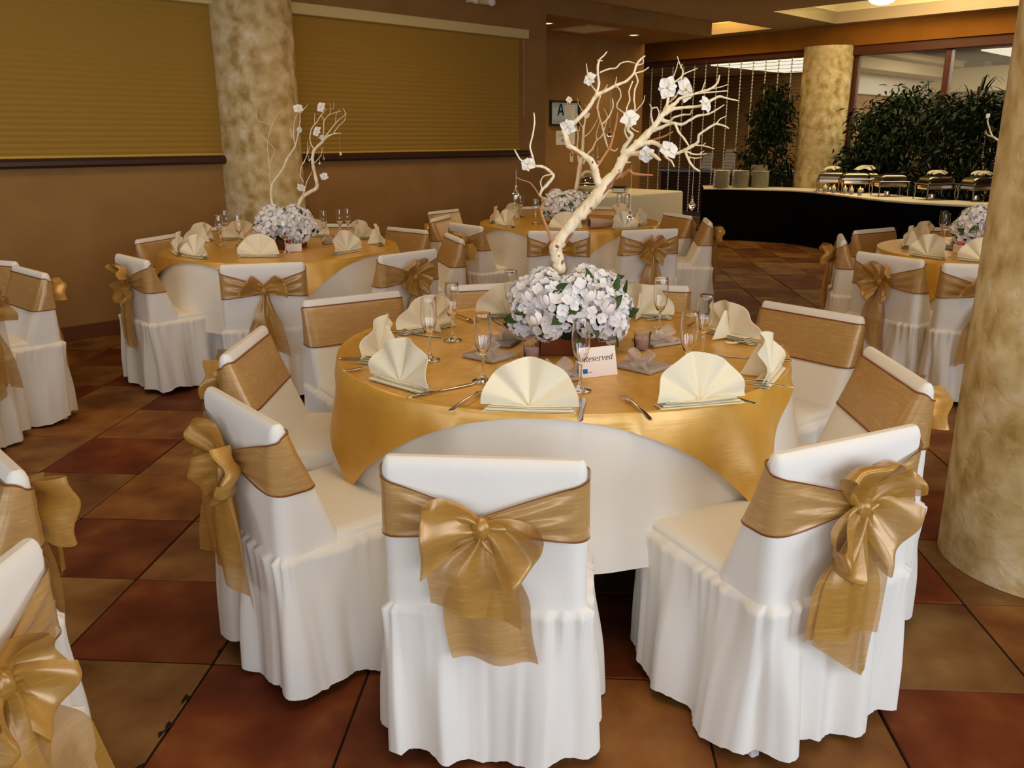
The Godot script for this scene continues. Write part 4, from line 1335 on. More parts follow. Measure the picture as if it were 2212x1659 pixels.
func _bloom(o: Node3D, at: Vector3, s: float) -> void:
	var key := "bloom"
	if not chair_meshes.has(key):
		var b := MB.new()
		for k in 6:
			var a := TAU * k / 6 + 0.2
			var pet := MB.new()
			pet.grid(6, 6, func(u: float, w: float) -> Vector3:
				var side := (u - 0.5) * 2.0
				var wide := (0.36 + 0.08 * (k % 3)) * sin(PI * clampf(w * 0.86 + 0.1, 0, 1))
				return Vector3(side * wide, 0.08 + w * (0.8 + 0.1 * ((k * 2) % 3)), 0.30 * w * (1.0 - w) + 0.10 * side * side - 0.12 * w * w + (0.05 if k % 2 else 0.0)))
			b.add(pet, Transform3D(Basis(Vector3.BACK, a), Vector3.ZERO))
		chair_meshes[key] = b.done()
		var h := MB.new()
		h.lathe([Vector2(0, 0), Vector2(0.12, 0.02), Vector2(0.1, 0.16), Vector2(0, 0.22)], 10)
		chair_meshes["bloom_heart"] = h.done()
	var r := Vector3(rng.randf_range(-0.5, 0.4), rng.randf_range(-0.7, 0.7), rng.randf_range(0, TAU))
	var e := part(o, "silk_bloom", chair_meshes[key], M.orchid, at, r)
	e.scale = Vector3.ONE * s * rng.randf_range(0.72, 0.98)
	part(e, "heart", chair_meshes["bloom_heart"], M.bud, Vector3(0, 0, 0.04), Vector3(PI / 2, 0, 0))

func _drop(at: Vector3, thread: float, s: float, label: String, group := "crystal drops on the branch centrepieces") -> void:
	var o := thing("crystal_drop", label, "crystal", at, rng.randf() * TAU, group)
	var b := MB.new()
	b.lathe([Vector2(0, -0.62), Vector2(0.16, -0.36), Vector2(0.36, -0.08), Vector2(0.34, 0.06), Vector2(0.16, 0.3), Vector2(0.1, 0.62), Vector2(0.12, 0.78), Vector2(0.06, 0.86), Vector2(0, 0.87)], 7)
	var k := part(o, "facets", b.done(true), M.crystal)
	k.scale = Vector3.ONE * s
	var t := MB.new()
	t.tube([Vector3(0, 0.84 * s, 0), Vector3(0, 0.84 * s + thread, 0)], [0.0004, 0.0004], 4)
	part(o, "thread", t.done(), M.paper)

func _hydrangea() -> ArrayMesh:
	var b := MB.new()
	var r := RandomNumberGenerator.new()
	r.seed = 7
	var pet := MB.new()
	for k in 4:
		var p := MB.new()
		p.grid(4, 4, func(u: float, w: float) -> Vector3:
			var side := (u - 0.5) * 2.0
			var wide := 0.0088 * sin(PI * clampf(0.12 + w * 0.74, 0, 1))
			return Vector3(side * wide, 0.001 + w * 0.0145, 0.004 * w * w + 0.0018 * side * side))
		pet.add(p, Transform3D(Basis(Vector3.BACK, k * PI / 2), Vector3.ZERO))
	var n := 46
	for i in n:
		var y := 1.0 - 1.75 * (i + 0.5) / n
		var a := i * 2.39996
		var d := Vector3(sqrt(1.0 - y * y) * cos(a), y, sqrt(1.0 - y * y) * sin(a))
		d = (d + Vector3(r.randf_range(-1, 1), r.randf_range(-1, 1), r.randf_range(-1, 1)) * 0.14).normalized()
		var x := d.cross(Vector3(0.2, 0.9, 0.3)).normalized()
		var bs := Basis(x, d.cross(x), d) * Basis(Vector3.BACK, r.randf() * TAU)
		b.add(pet, Transform3D(bs * r.randf_range(0.9, 1.35), d * 0.055 * r.randf_range(0.9, 1.08)))
	return b.done()

func _tulip() -> ArrayMesh:
	var b := MB.new()
	for k in 6:
		var p := MB.new()
		var out := 1.0 if k % 2 else 0.86
		p.grid(6, 8, func(u: float, w: float) -> Vector3:
			var side := (u - 0.5) * 2.0
			var prof := 0.026 * sin(PI * clampf(0.08 + w * 0.72, 0, 1)) * out
			var ang := side * (0.85 - 0.45 * w * w)
			return Vector3(sin(ang) * prof, w * 0.062, cos(ang) * prof * (1.0 + 0.12 * w)))
		b.add(p, Transform3D(Basis(Vector3.UP, k * PI / 3), Vector3.ZERO))
	return b.done()

func _leaf() -> ArrayMesh:
	var b := MB.new()
	b.grid(4, 8, func(u: float, w: float) -> Vector3:
		var side := (u - 0.5) * 2.0
		return Vector3(side * 0.019 * sin(PI * clampf(0.06 + 0.92 * w, 0, 1)), w * 0.075, -0.02 * w * w + 0.006 * absf(side)))
	return b.done()

func _flowers(o: Node3D, s: float) -> void:
	if not chair_meshes.has("hyd"):
		chair_meshes.hyd = _hydrangea()
		chair_meshes.tulip = _tulip()
		chair_meshes.leaf = _leaf()
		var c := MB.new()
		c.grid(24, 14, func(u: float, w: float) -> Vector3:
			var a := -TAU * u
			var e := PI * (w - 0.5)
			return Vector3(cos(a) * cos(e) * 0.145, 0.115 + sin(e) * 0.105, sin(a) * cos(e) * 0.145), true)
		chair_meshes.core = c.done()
		chair_meshes.planter = boxes([[-0.115, 0.115, 0, 0.1, 0.105, 0.115], [-0.115, 0.115, 0, 0.1, -0.115, -0.105], [-0.115, -0.105, 0, 0.1, -0.105, 0.105], [0.105, 0.115, 0, 0.1, -0.105, 0.105], [-0.105, 0.105, 0, 0.08, -0.105, 0.105]], 0.003)
	part(o, "planter_box", chair_meshes.planter, M.planter)
	var cr := part(o, "greenery", chair_meshes.core, M.core)
	cr.scale = Vector3(s, 1, s)
	var n := 24
	for i in n:
		var y := 0.93 - 1.25 * (i + 0.5) / n
		var a := i * 2.39996 + 0.5
		var d := Vector3(sqrt(1.0 - y * y) * cos(a), y, sqrt(1.0 - y * y) * sin(a))
		if y > 0.8:
			d = Vector3(cos(a) * 0.55, 0.83, sin(a) * 0.55)
		var at := Vector3(d.x * 0.158 * s, 0.125 + d.y * 0.118, d.z * 0.158 * s)
		var x := d.cross(Vector3(0.1, 0.2, 0.97)).normalized()
		var h := part(o, "hydrangea_head", chair_meshes.hyd, M.petal, at)
		h.basis = Basis(x, d, x.cross(d)) * Basis(Vector3.UP, rng.randf() * TAU) * rng.randf_range(0.92, 1.12)
	for q in [[-0.078, 0.175, 0.15], [-0.115, 0.12, 0.17], [0.045, 0.185, 0.14], [0.10, 0.15, 0.15], [-0.13, 0.17, 0.09], [0.15, 0.14, -0.06], [-0.06, 0.2, -0.1]]:
		var p := Vector3(q[0] * s, q[1], q[2] * s)
		var d := (p - Vector3(0, 0.07, 0)).normalized()
		d = (d + Vector3(0, 0.8, 0)).normalized()
		var x := d.cross(Vector3(0.1, 0.2, 0.97)).normalized()
		var t := part(o, "tulip", chair_meshes.tulip, M.tulip, p)
		t.basis = Basis(x, d, x.cross(d)) * Basis(Vector3.UP, rng.randf() * TAU)
	for i in 30:
		var a := i * 2.39996 + 1.1
		var y := 0.75 - 1.15 * (i + 0.5) / 30.0
		var d := Vector3(sqrt(1.0 - y * y) * cos(a), y, sqrt(1.0 - y * y) * sin(a))
		var at := Vector3(d.x * 0.178 * s, 0.125 + d.y * 0.13, d.z * 0.178 * s)
		var dir := (d * 0.5 + Vector3(rng.randf_range(-1, 1), rng.randf_range(-0.8, 0.6), rng.randf_range(-1, 1)) * 0.6).normalized()
		var x := dir.cross(d).normalized()
		var l := part(o, "leaf", chair_meshes.leaf, M.leaf, at)
		l.basis = Basis(x, dir, x.cross(dir))

func make_centrepieces() -> void:
	var o := thing("branch_centrepiece", "tall bare pale branch with silk blooms rising from white flowers on the main table", "centrepiece", Vector3(0.2, 0.75, -2.85))
	_flowers(o, 1.0)
	_branch_main(o)
	var patch := MB.new()
	patch.grid(16, 8, func(u: float, w: float) -> Vector3:
		var a := -TAU * u
		var e := PI * (w - 0.5)
		return Vector3(cos(a) * cos(e), sin(e), sin(a) * cos(e)), true)
	var pm := patch.done()
	for q in [[-0.047, 0.348, 0.012, 0.0072, 0.0103, 10], [-0.041, 0.319, 0.011, 0.0036, 0.0047, 0], [-0.027, 0.299, 0.010, 0.0036, 0.0088, -25], [-0.006, 0.381, 0.008, 0.0047, 0.0217, -38], [-0.014, 0.368, 0.008, 0.0036, 0.0083, -30],
			[0.013, 0.654, 0.0, 0.0041, 0.0238, 58], [0.066, 0.476, 0.011, 0.0041, 0.0047, 0], [0.119, 0.543, 0.009, 0.0052, 0.031, -38], [0.145, 0.575, 0.006, 0.0041, 0.0207, -35], [0.067, 0.624, 0.002, 0.0031, 0.0047, 0], [0.154, 0.598, 0.005, 0.0021, 0.0026, 0]]:
		var e := part(o, "bark_patch", pm, M.bark_scar, Vector3(q[0], q[1], q[2] + 0.001), Vector3(0, 0, deg_to_rad(q[5])))
		e.scale = Vector3(q[3], q[4], 0.0022)
	o = thing("branch_centrepiece", "bare branch with star blooms over white flowers before the wall column", "centrepiece", Vector3(-1.52, 0.75, -5.72))
	_flowers(o, 0.95)
	_branch_column(o)
	o = thing("branch_centrepiece", "thin bare branch over white flowers on the far middle table", "centrepiece", Vector3(0.46, 0.75, -7.35))
	_flowers(o, 0.95)
	_branch_far(o)
	o = thing("branch_centrepiece", "bare branch and white flowers peeping out past the large column", "centrepiece", Vector3(3.0, 0.75, -5.35))
	_flowers(o, 0.95)
	_branch_edge(o)

func _branch_main(o: Node3D) -> void:
	_limb(o, M.bark, [-0.034, 0.26, -0.01, 0.0198, -0.045, 0.315, -0.01, 0.0207, -0.05, 0.344, -0.01, 0.0226, -0.031, 0.373, -0.01, 0.0205, -0.004, 0.417, -0.01, 0.0185, 0.034, 0.459, -0.01, 0.0204, 0.062, 0.488, -0.01, 0.0213, 0.09, 0.521, -0.01, 0.0222, 0.118, 0.558, -0.01, 0.0192, 0.146, 0.591, -0.01, 0.0163, 0.164, 0.628, -0.01, 0.0148, 0.182, 0.653, -0.01, 0.0138, 0.215, 0.682, -0.01, 0.0128, 0.242, 0.71, -0.01, 0.0118, 0.265, 0.732, -0.01, 0.0104, 0.282, 0.759, -0.01, 0.0089, 0.304, 0.786, -0.01, 0.0075, 0.327, 0.804, -0.01, 0.0061, 0.342, 0.813, -0.01, 0.0037])
	_limb(o, M.bark_red, [-0.055, 0.349, -0.01, 0.0069, -0.07, 0.384, 0, 0.0049, -0.086, 0.424, 0.01, 0.0048, -0.098, 0.453, 0.02, 0.0053, -0.102, 0.482, 0.03, 0.0052, -0.089, 0.505, 0.04, 0.0043, -0.107, 0.521, 0.05, 0.0038])
	_limb(o, M.bark, [-0.107, 0.521, 0.05, 0.0038, -0.1, 0.539, 0.055, 0.0042, -0.086, 0.553, 0.059, 0.0052, -0.07, 0.572, 0.064, 0.0051, -0.064, 0.586, 0.068, 0.0051, -0.082, 0.604, 0.073, 0.0046, -0.101, 0.613, 0.077, 0.0042, -0.127, 0.616, 0.082, 0.0037, -0.148, 0.62, 0.086, 0.0032, -0.171, 0.636, 0.091, 0.0028, -0.182, 0.654, 0.095, 0.0027, -0.189, 0.667, 0.1, 0.0023])
	_limb(o, M.bark, [-0.125, 0.617, 0.082, 0.0032, -0.131, 0.644, 0.07, 0.0031, -0.139, 0.675, 0.058, 0.0029, -0.131, 0.707, 0.046, 0.0027, -0.124, 0.747, 0.034, 0.0025, -0.126, 0.779, 0.022, 0.0023])
	_limb(o, M.bark, [-0.1, 0.539, 0.055, 0.0024, -0.105, 0.567, 0.065, 0.0022, -0.094, 0.584, 0.075, 0.002, -0.062, 0.591, 0.085, 0.0019])
	_limb(o, M.bark_red, [-0.109, 0.521, 0.05, 0.0024, -0.121, 0.542, 0.062, 0.0021, -0.14, 0.564, 0.075, 0.0019, -0.166, 0.573, 0.088, 0.0016, -0.186, 0.582, 0.1, 0.0014])
	_limb(o, M.bark, [0.095, 0.549, -0.01, 0.0144, 0.081, 0.581, -0.016, 0.0125, 0.075, 0.609, -0.021, 0.012, 0.061, 0.632, -0.027, 0.0105, 0.037, 0.646, -0.033, 0.0096, 0.008, 0.665, -0.039, 0.0096, -0.011, 0.679, -0.044, 0.0091, -0.018, 0.702, -0.05, 0.0086, -0.025, 0.725, -0.056, 0.0077, -0.01, 0.734, -0.061, 0.0072, 0.014, 0.752, -0.067, 0.0067, 0.038, 0.775, -0.073, 0.0067, 0.062, 0.803, -0.079, 0.0067, 0.076, 0.826, -0.084, 0.0062, 0.095, 0.842, -0.09, 0.0058, 0.12, 0.853, -0.096, 0.0053, 0.149, 0.867, -0.101, 0.0048, 0.183, 0.881, -0.107, 0.0043, 0.207, 0.904, -0.113, 0.0038, 0.216, 0.931, -0.119, 0.0038, 0.231, 0.95, -0.124, 0.0034, 0.246, 0.961, -0.13, 0.0024])
	_limb(o, M.bark, [0.078, 0.828, -0.084, 0.0048, 0.085, 0.848, -0.089, 0.0043, 0.091, 0.871, -0.093, 0.0043, 0.087, 0.903, -0.097, 0.0038, 0.087, 0.93, -0.101, 0.0038, 0.094, 0.949, -0.106, 0.0029, 0.106, 0.96, -0.11, 0.0024, 0.118, 0.973, -0.114, 0.0019])
	_limb(o, M.bark, [0.082, 0.848, -0.089, 0.0029, 0.062, 0.87, -0.072, 0.0025, 0.049, 0.905, -0.055, 0.0022, 0.044, 0.93, -0.039, 0.0019])
	_limb(o, M.bark, [0.094, 0.907, -0.097, 0.0029, 0.124, 0.919, -0.107, 0.0027, 0.149, 0.922, -0.117, 0.0025, 0.164, 0.937, -0.127, 0.0023, 0.189, 0.944, -0.137, 0.0021, 0.216, 0.939, -0.147, 0.0019])
	_limb(o, M.bark, [0.216, 0.931, -0.119, 0.0024, 0.236, 0.935, -0.109, 0.0022, 0.236, 0.948, -0.099, 0.0019])
	_limb(o, M.bark, [0.207, 0.904, -0.113, 0.0029, 0.238, 0.912, -0.103, 0.0024, 0.254, 0.923, -0.093, 0.0019])
	_limb(o, M.bark, [0.211, 0.908, -0.113, 0.0029, 0.22, 0.88, -0.097, 0.0028, 0.209, 0.852, -0.081, 0.0027, 0.205, 0.82, -0.065, 0.0026, 0.207, 0.792, -0.049, 0.0025, 0.189, 0.764, -0.033, 0.0024])
	_limb(o, M.bark, [0.203, 0.88, -0.097, 0.0024, 0.19, 0.848, -0.084, 0.0024, 0.192, 0.82, -0.072, 0.0024, 0.182, 0.797, -0.059, 0.0024, 0.178, 0.774, -0.047, 0.0024])
	_limb(o, M.bark, [0.096, 0.835, -0.09, 0.0029, 0.089, 0.799, -0.106, 0.003, 0.098, 0.767, -0.122, 0.0031, 0.109, 0.744, -0.138, 0.0032, 0.12, 0.706, -0.154, 0.0034, 0.134, 0.67, -0.17, 0.0035])
	_limb(o, M.bark, [0.109, 0.744, -0.138, 0.003, 0.133, 0.768, -0.155, 0.0026, 0.149, 0.801, -0.171, 0.0023, 0.148, 0.829, -0.188, 0.002])
	_limb(o, M.bark, [0.149, 0.865, -0.101, 0.0024, 0.163, 0.854, -0.111, 0.0024, 0.168, 0.831, -0.121, 0.0024, 0.157, 0.809, -0.131, 0.0024, 0.162, 0.795, -0.141, 0.0025, 0.192, 0.778, -0.151, 0.0025])
	_limb(o, M.bark, [0.144, 0.866, -0.101, 0.0024, 0.147, 0.88, -0.091, 0.0019, 0.148, 0.893, -0.081, 0.0014])
	_limb(o, M.bark, [0.096, 0.839, -0.09, 0.0024, 0.108, 0.852, -0.08, 0.0019, 0.118, 0.868, -0.07, 0.0014])
	_limb(o, M.bark, [0.086, 0.946, -0.106, 0.0019, 0.099, 0.944, -0.106, 0.0017, 0.103, 0.945, -0.106, 0.0014])
	_limb(o, M.bark_red, [0.081, 0.6, -0.021, 0.0043, 0.095, 0.623, -0.035, 0.0043, 0.115, 0.65, -0.048, 0.0043, 0.131, 0.673, -0.061, 0.0043, 0.141, 0.706, -0.075, 0.0037, 0.151, 0.743, -0.088, 0.0031, 0.157, 0.782, -0.101, 0.0024])
	_limb(o, M.bark, [0.132, 0.664, -0.061, 0.0029, 0.147, 0.658, -0.071, 0.0024, 0.158, 0.666, -0.081, 0.0019])
	_limb(o, M.bark, [0.164, 0.653, -0.01, 0.0071, 0.171, 0.674, 0, 0.0066, 0.183, 0.692, 0.01, 0.0061, 0.191, 0.71, 0.02, 0.0056, 0.175, 0.725, 0.03, 0.0047, 0.179, 0.745, 0.04, 0.0042, 0.178, 0.763, 0.05, 0.0037])
	_limb(o, M.bark, [0.183, 0.692, 0.01, 0.0028, 0.166, 0.719, 0.025, 0.0026, 0.168, 0.741, 0.04, 0.0023])
	_limb(o, M.bark, [0.186, 0.732, 0.03, 0.0023, 0.196, 0.723, 0.04, 0.0019, 0.208, 0.718, 0.05, 0.0014])
	_limb(o, M.bark, [0.185, 0.651, -0.01, 0.0086, 0.211, 0.652, 0.025, 0.008, 0.233, 0.655, 0.06, 0.007, 0.251, 0.647, 0.095, 0.006, 0.266, 0.633, 0.13, 0.0045])
	_limb(o, M.bark, [0.215, 0.678, -0.01, 0.0095, 0.26, 0.687, 0, 0.0076, 0.287, 0.673, 0.01, 0.0066, 0.31, 0.66, 0.02, 0.0056, 0.337, 0.652, 0.03, 0.0052, 0.36, 0.662, 0.04, 0.0051, 0.38, 0.674, 0.05, 0.0051, 0.396, 0.687, 0.06, 0.0042, 0.396, 0.708, 0.07, 0.0037, 0.424, 0.73, 0.08, 0.0037, 0.443, 0.741, 0.09, 0.0032, 0.469, 0.734, 0.1, 0.0027, 0.479, 0.727, 0.11, 0.0023])
	_limb(o, M.bark, [0.443, 0.741, 0.09, 0.0023, 0.458, 0.756, 0.08, 0.0018, 0.477, 0.764, 0.07, 0.0014])
	_limb(o, M.bark, [0.383, 0.677, 0.05, 0.0028, 0.41, 0.675, 0.075, 0.0023, 0.44, 0.666, 0.1, 0.0018])
	_limb(o, M.bark, [0.407, 0.675, 0.075, 0.0018, 0.415, 0.684, 0.085, 0.0014])
	_limb(o, M.bark, [0.358, 0.666, 0.04, 0.0047, 0.365, 0.642, 0.055, 0.0042, 0.372, 0.624, 0.07, 0.0037, 0.384, 0.607, 0.085, 0.0032, 0.398, 0.598, 0.1, 0.0028])
	_limb(o, M.bark, [0.362, 0.66, 0.04, 0.0028, 0.383, 0.649, 0.057, 0.0025, 0.402, 0.649, 0.073, 0.0022, 0.418, 0.651, 0.09, 0.0018])
	_limb(o, M.bark, [0.372, 0.64, 0.055, 0.0023, 0.389, 0.637, 0.075, 0.0018, 0.404, 0.641, 0.095, 0.0014])
	_limb(o, M.bark, [0.4, 0.65, 0.073, 0.0018, 0.412, 0.66, 0.083, 0.0014])
	_limb(o, M.bark, [0.287, 0.673, 0.01, 0.0042, 0.298, 0.642, 0.037, 0.0037, 0.313, 0.629, 0.063, 0.003, 0.319, 0.611, 0.09, 0.0023])
	_limb(o, M.bark, [0.251, 0.718, -0.01, 0.0076, 0.285, 0.732, 0.01, 0.0056, 0.323, 0.745, 0.03, 0.0042, 0.334, 0.718, 0.05, 0.0037, 0.35, 0.696, 0.07, 0.0032, 0.362, 0.674, 0.09, 0.0027])
	_limb(o, M.bark, [0.282, 0.757, -0.01, 0.0075, 0.312, 0.75, -0.019, 0.0057, 0.357, 0.741, -0.027, 0.0047, 0.386, 0.755, -0.036, 0.0043, 0.411, 0.768, -0.044, 0.0038, 0.451, 0.775, -0.053, 0.0032, 0.476, 0.787, -0.061, 0.0025, 0.504, 0.804, -0.07, 0.0019])
	_limb(o, M.bark, [0.296, 0.772, -0.01, 0.0066, 0.327, 0.79, -0.006, 0.0056, 0.373, 0.794, -0.001, 0.0047, 0.409, 0.798, 0.003, 0.0047, 0.435, 0.811, 0.007, 0.0047, 0.466, 0.826, 0.011, 0.0037, 0.488, 0.821, 0.016, 0.0028, 0.527, 0.812, 0.02, 0.0019])
	_limb(o, M.bark, [0.325, 0.801, -0.01, 0.0056, 0.347, 0.822, -0.023, 0.0047, 0.378, 0.831, -0.037, 0.0042, 0.427, 0.845, -0.05, 0.0043, 0.458, 0.855, -0.063, 0.0038, 0.479, 0.873, -0.077, 0.0033, 0.487, 0.897, -0.09, 0.0024])
	_limb(o, M.bark, [0.396, 0.836, -0.037, 0.0028, 0.449, 0.841, -0.022, 0.0023, 0.498, 0.844, -0.007, 0.0019])
	_limb(o, M.bark, [0.423, 0.845, -0.05, 0.0019, 0.437, 0.88, -0.07, 0.0014])
	_limb(o, M.bark, [0.458, 0.854, -0.063, 0.0019, 0.484, 0.858, -0.053, 0.0017, 0.503, 0.865, -0.043, 0.0014])
	_limb(o, M.bark, [0.304, 0.786, -0.01, 0.0047, 0.31, 0.822, -0.027, 0.0042, 0.322, 0.85, -0.043, 0.0033, 0.328, 0.868, -0.06, 0.003, 0.354, 0.887, -0.077, 0.0026, 0.371, 0.902, -0.093, 0.0023, 0.417, 0.92, -0.11, 0.0019])
	_limb(o, M.bark, [0.359, 0.883, -0.077, 0.0029, 0.365, 0.91, -0.087, 0.0024, 0.353, 0.938, -0.097, 0.0019, 0.348, 0.957, -0.107, 0.0014])
	_limb(o, M.bark, [0.356, 0.919, -0.087, 0.0019, 0.363, 0.932, -0.087, 0.0014])
	_limb(o, M.bark, [0.324, 0.866, -0.06, 0.0024, 0.329, 0.894, -0.047, 0.002, 0.334, 0.915, -0.033, 0.0017, 0.335, 0.932, -0.02, 0.0014])
	_limb(o, M.bark, [0.262, 0.739, -0.01, 0.0038, 0.251, 0.772, 0.01, 0.0028, 0.249, 0.791, 0.03, 0.0021, 0.238, 0.803, 0.05, 0.0014])
	_limb(o, M.bark, [0.249, 0.789, 0.03, 0.0023, 0.264, 0.793, 0.037, 0.002, 0.271, 0.776, 0.043, 0.0017, 0.265, 0.758, 0.05, 0.0014])
	_limb(o, M.bark, [0.196, 0.769, -0.033, 0.0024, 0.207, 0.786, -0.016, 0.002, 0.225, 0.808, 0, 0.0017, 0.228, 0.83, 0.017, 0.0014])
	_limb(o, M.bark_red, [0.265, 0.694, 0, 0.0033, 0.29, 0.704, 0.04, 0.0028, 0.311, 0.718, 0.08, 0.0023])
	_limb(o, M.bark, [0.291, 0.772, -0.01, 0.0042, 0.309, 0.805, -0.043, 0.0036, 0.343, 0.829, -0.077, 0.003, 0.358, 0.848, -0.11, 0.0024])
	_limb(o, M.bark, [0.317, 0.75, -0.019, 0.0038, 0.327, 0.763, 0.001, 0.0033, 0.355, 0.771, 0.021, 0.0028, 0.37, 0.771, 0.041, 0.0023, 0.37, 0.783, 0.061, 0.0018])
	_limb(o, M.bark_red, [0.162, 0.577, -0.01, 0.0067, 0.177, 0.591, 0.014, 0.0057, 0.183, 0.599, 0.038, 0.0052, 0.194, 0.589, 0.062, 0.0047, 0.218, 0.587, 0.086, 0.0037, 0.248, 0.587, 0.11, 0.0028])
	_limb(o, M.bark_red, [0.18, 0.595, 0.038, 0.0028, 0.184, 0.603, 0.048, 0.0019])
	_limb(o, M.bark, [0.175, 0.622, -0.01, 0.0038, 0.189, 0.624, 0.02, 0.0019])
	_bloom(o, Vector3(0.058, 0.885, -0.057), 0.030)
	_bloom(o, Vector3(-0.011, 0.736, -0.046), 0.036)
	_bloom(o, Vector3(0.187, 0.760, -0.018), 0.040)
	_bloom(o, Vector3(0.307, 0.856, -0.028), 0.036)
	_bloom(o, Vector3(0.376, 0.852, -0.095), 0.042)
	_bloom(o, Vector3(0.421, 0.802, 0.022), 0.036)
	_bloom(o, Vector3(0.309, 0.663, 0.035), 0.040)
	_bloom(o, Vector3(-0.146, 0.621, 0.101), 0.034)
	_bloom(o, Vector3(0.231, 0.650, 0.075), 0.034)
	_drop(Vector3(0.016, 1.281, -2.750), 0.050, 0.030, "crystal drop hanging from the low wispy twig over a rear flute")
	_drop(Vector3(0.582, 1.241, -2.765), 0.118, 0.034, "crystal drop hanging before the rolling grille, on the branch's open end")
	_drop(Vector3(0.342, 1.463, -3.038), 0.131, 0.030, "crystal drop hanging in the middle of the main branch")
	_drop(Vector3(0.288, 1.370, -2.898), 0.030, 0.026, "small crystal drop hanging near the reddish limb")
	_drop(Vector3(0.391, 1.201, -2.812), 0.141, 0.028, "crystal drop hanging lowest, below the reddish stub twig")

func _branch_column(o: Node3D) -> void:
	_limb(o, M.bark, [0.086, 0.244, 0, 0.0112, 0.116, 0.309, 0, 0.0123, 0.152, 0.347, 0, 0.0122, 0.233, 0.393, -0, 0.0111, 0.229, 0.455, 0, 0.0105, 0.218, 0.525, 0, 0.0105, 0.216, 0.578, 0, 0.0099, 0.231, 0.631, 0, 0.0093, 0.286, 0.683, 0, 0.0082, 0.321, 0.715, 0, 0.0066, 0.371, 0.736, 0, 0.0038, 0.415, 0.737, 0, 0.0016])
	_limb(o, M.bark, [0.236, 0.636, 0, 0.0049, 0.218, 0.663, 0.007, 0.0044, 0.211, 0.705, 0.013, 0.0038, 0.228, 0.765, 0.02, 0.0038, 0.268, 0.808, 0.027, 0.0032, 0.299, 0.849, 0.033, 0.0032, 0.338, 0.885, 0.04, 0.0021])
	_limb(o, M.bark, [0.251, 0.793, 0.027, 0.0022, 0.258, 0.865, 0.027, 0.0011])
	_limb(o, M.bark, [0.292, 0.694, 0, 0.0044, 0.3, 0.757, -0.008, 0.0033, 0.305, 0.814, -0.016, 0.0033, 0.336, 0.851, -0.024, 0.0027, 0.384, 0.869, -0.032, 0.0022, 0.416, 0.874, -0.04, 0.0016])
	_limb(o, M.bark, [0.31, 0.72, 0, 0.0044, 0.345, 0.757, -0.004, 0.0038, 0.379, 0.798, -0.008, 0.0033, 0.413, 0.829, -0.012, 0.0027, 0.446, 0.855, -0.016, 0.0022, 0.432, 0.897, -0.02, 0.0016])
	_limb(o, M.bark, [0.366, 0.741, 0, 0.0033, 0.403, 0.782, 0.007, 0.0027, 0.444, 0.818, 0.013, 0.0022, 0.459, 0.864, 0.02, 0.0016])
	_limb(o, M.bark, [0.347, 0.856, -0.024, 0.0022, 0.353, 0.922, -0.004, 0.0011])
	_limb(o, M.bark, [0.365, 0.885, 0.04, 0.0016, 0.386, 0.894, 0.05, 0.0016, 0.39, 0.925, 0.06, 0.0011])
	_limb(o, M.bark, [0.38, 0.803, -0.008, 0.0022, 0.39, 0.855, 0.002, 0.0016, 0.419, 0.89, 0.012, 0.0011])
	_limb(o, M.bark, [0.299, 0.849, 0.033, 0.0022, 0.316, 0.818, 0.033, 0.0022])
	_limb(o, M.bark, [0.228, 0.551, 0, 0.0033, 0.28, 0.6, 0.025, 0.0027, 0.295, 0.652, 0.05, 0.0016])
	_limb(o, M.bark, [-0.035, 0.228, 0, 0.0101, -0.067, 0.284, 0.009, 0.0089, -0.071, 0.349, 0.018, 0.0078, -0.054, 0.42, 0.027, 0.0072, -0.012, 0.468, 0.036, 0.0066, 0.033, 0.522, 0.045, 0.0066, 0.062, 0.575, 0.055, 0.006, 0.125, 0.658, 0.064, 0.0049, 0.149, 0.726, 0.073, 0.0043, 0.173, 0.813, 0.082, 0.0032, 0.179, 0.858, 0.091, 0.0027, 0.233, 0.911, 0.1, 0.0016])
	_limb(o, M.bark, [0.125, 0.664, 0.064, 0.0032, 0.118, 0.736, 0.054, 0.0027, 0.127, 0.819, 0.044, 0.0022, 0.155, 0.87, 0.034, 0.0016])
	_limb(o, M.bark, [0.105, 0.716, 0.054, 0.0022, 0.093, 0.768, 0.034, 0.0016])
	_limb(o, M.bark, [0.09, 0.255, 0, 0.0039, 0.146, 0.359, 0.017, 0.0039, 0.178, 0.435, 0.033, 0.0033, 0.219, 0.495, 0.05, 0.0016])
	_limb(o, M.bark, [0.155, 0.43, 0.033, 0.0033, 0.133, 0.473, 0.021, 0.0033, 0.146, 0.536, 0.008, 0.0028, 0.181, 0.599, -0.004, 0.0022, 0.19, 0.694, -0.017, 0.0016])
	_limb(o, M.bark, [0.158, 0.547, 0.008, 0.0022, 0.188, 0.615, -0.002, 0.0022, 0.205, 0.663, -0.012, 0.0016])
	_limb(o, M.bark, [-0.069, 0.366, 0.018, 0.0028, -0.07, 0.526, 0.006, 0.0022, -0.071, 0.685, -0.007, 0.0016, -0.025, 0.816, -0.019, 0.0016, 0.032, 0.888, -0.032, 0.0011])
	_limb(o, M.bark, [-0.062, 0.553, 0.006, 0.0022, -0.034, 0.642, -0.019, 0.0016, -0.142, 0.748, -0.044, 0.0011])
	_limb(o, M.bark, [-0.027, 0.79, -0.019, 0.0016, -0.135, 0.822, -0.044, 0.0011, -0.146, 0.875, -0.069, 0.0011])
	_bloom(o, Vector3(0.307, 0.897, 0.055), 0.040)
	_bloom(o, Vector3(0.266, 0.749, 0.035), 0.042)
	_bloom(o, Vector3(0.291, 0.710, 0.015), 0.030)
	_bloom(o, Vector3(0.158, 0.890, 0.049), 0.040)
	_bloom(o, Vector3(0.165, 0.759, 0.088), 0.025)
	_bloom(o, Vector3(0.138, 0.395, 0.032), 0.040)
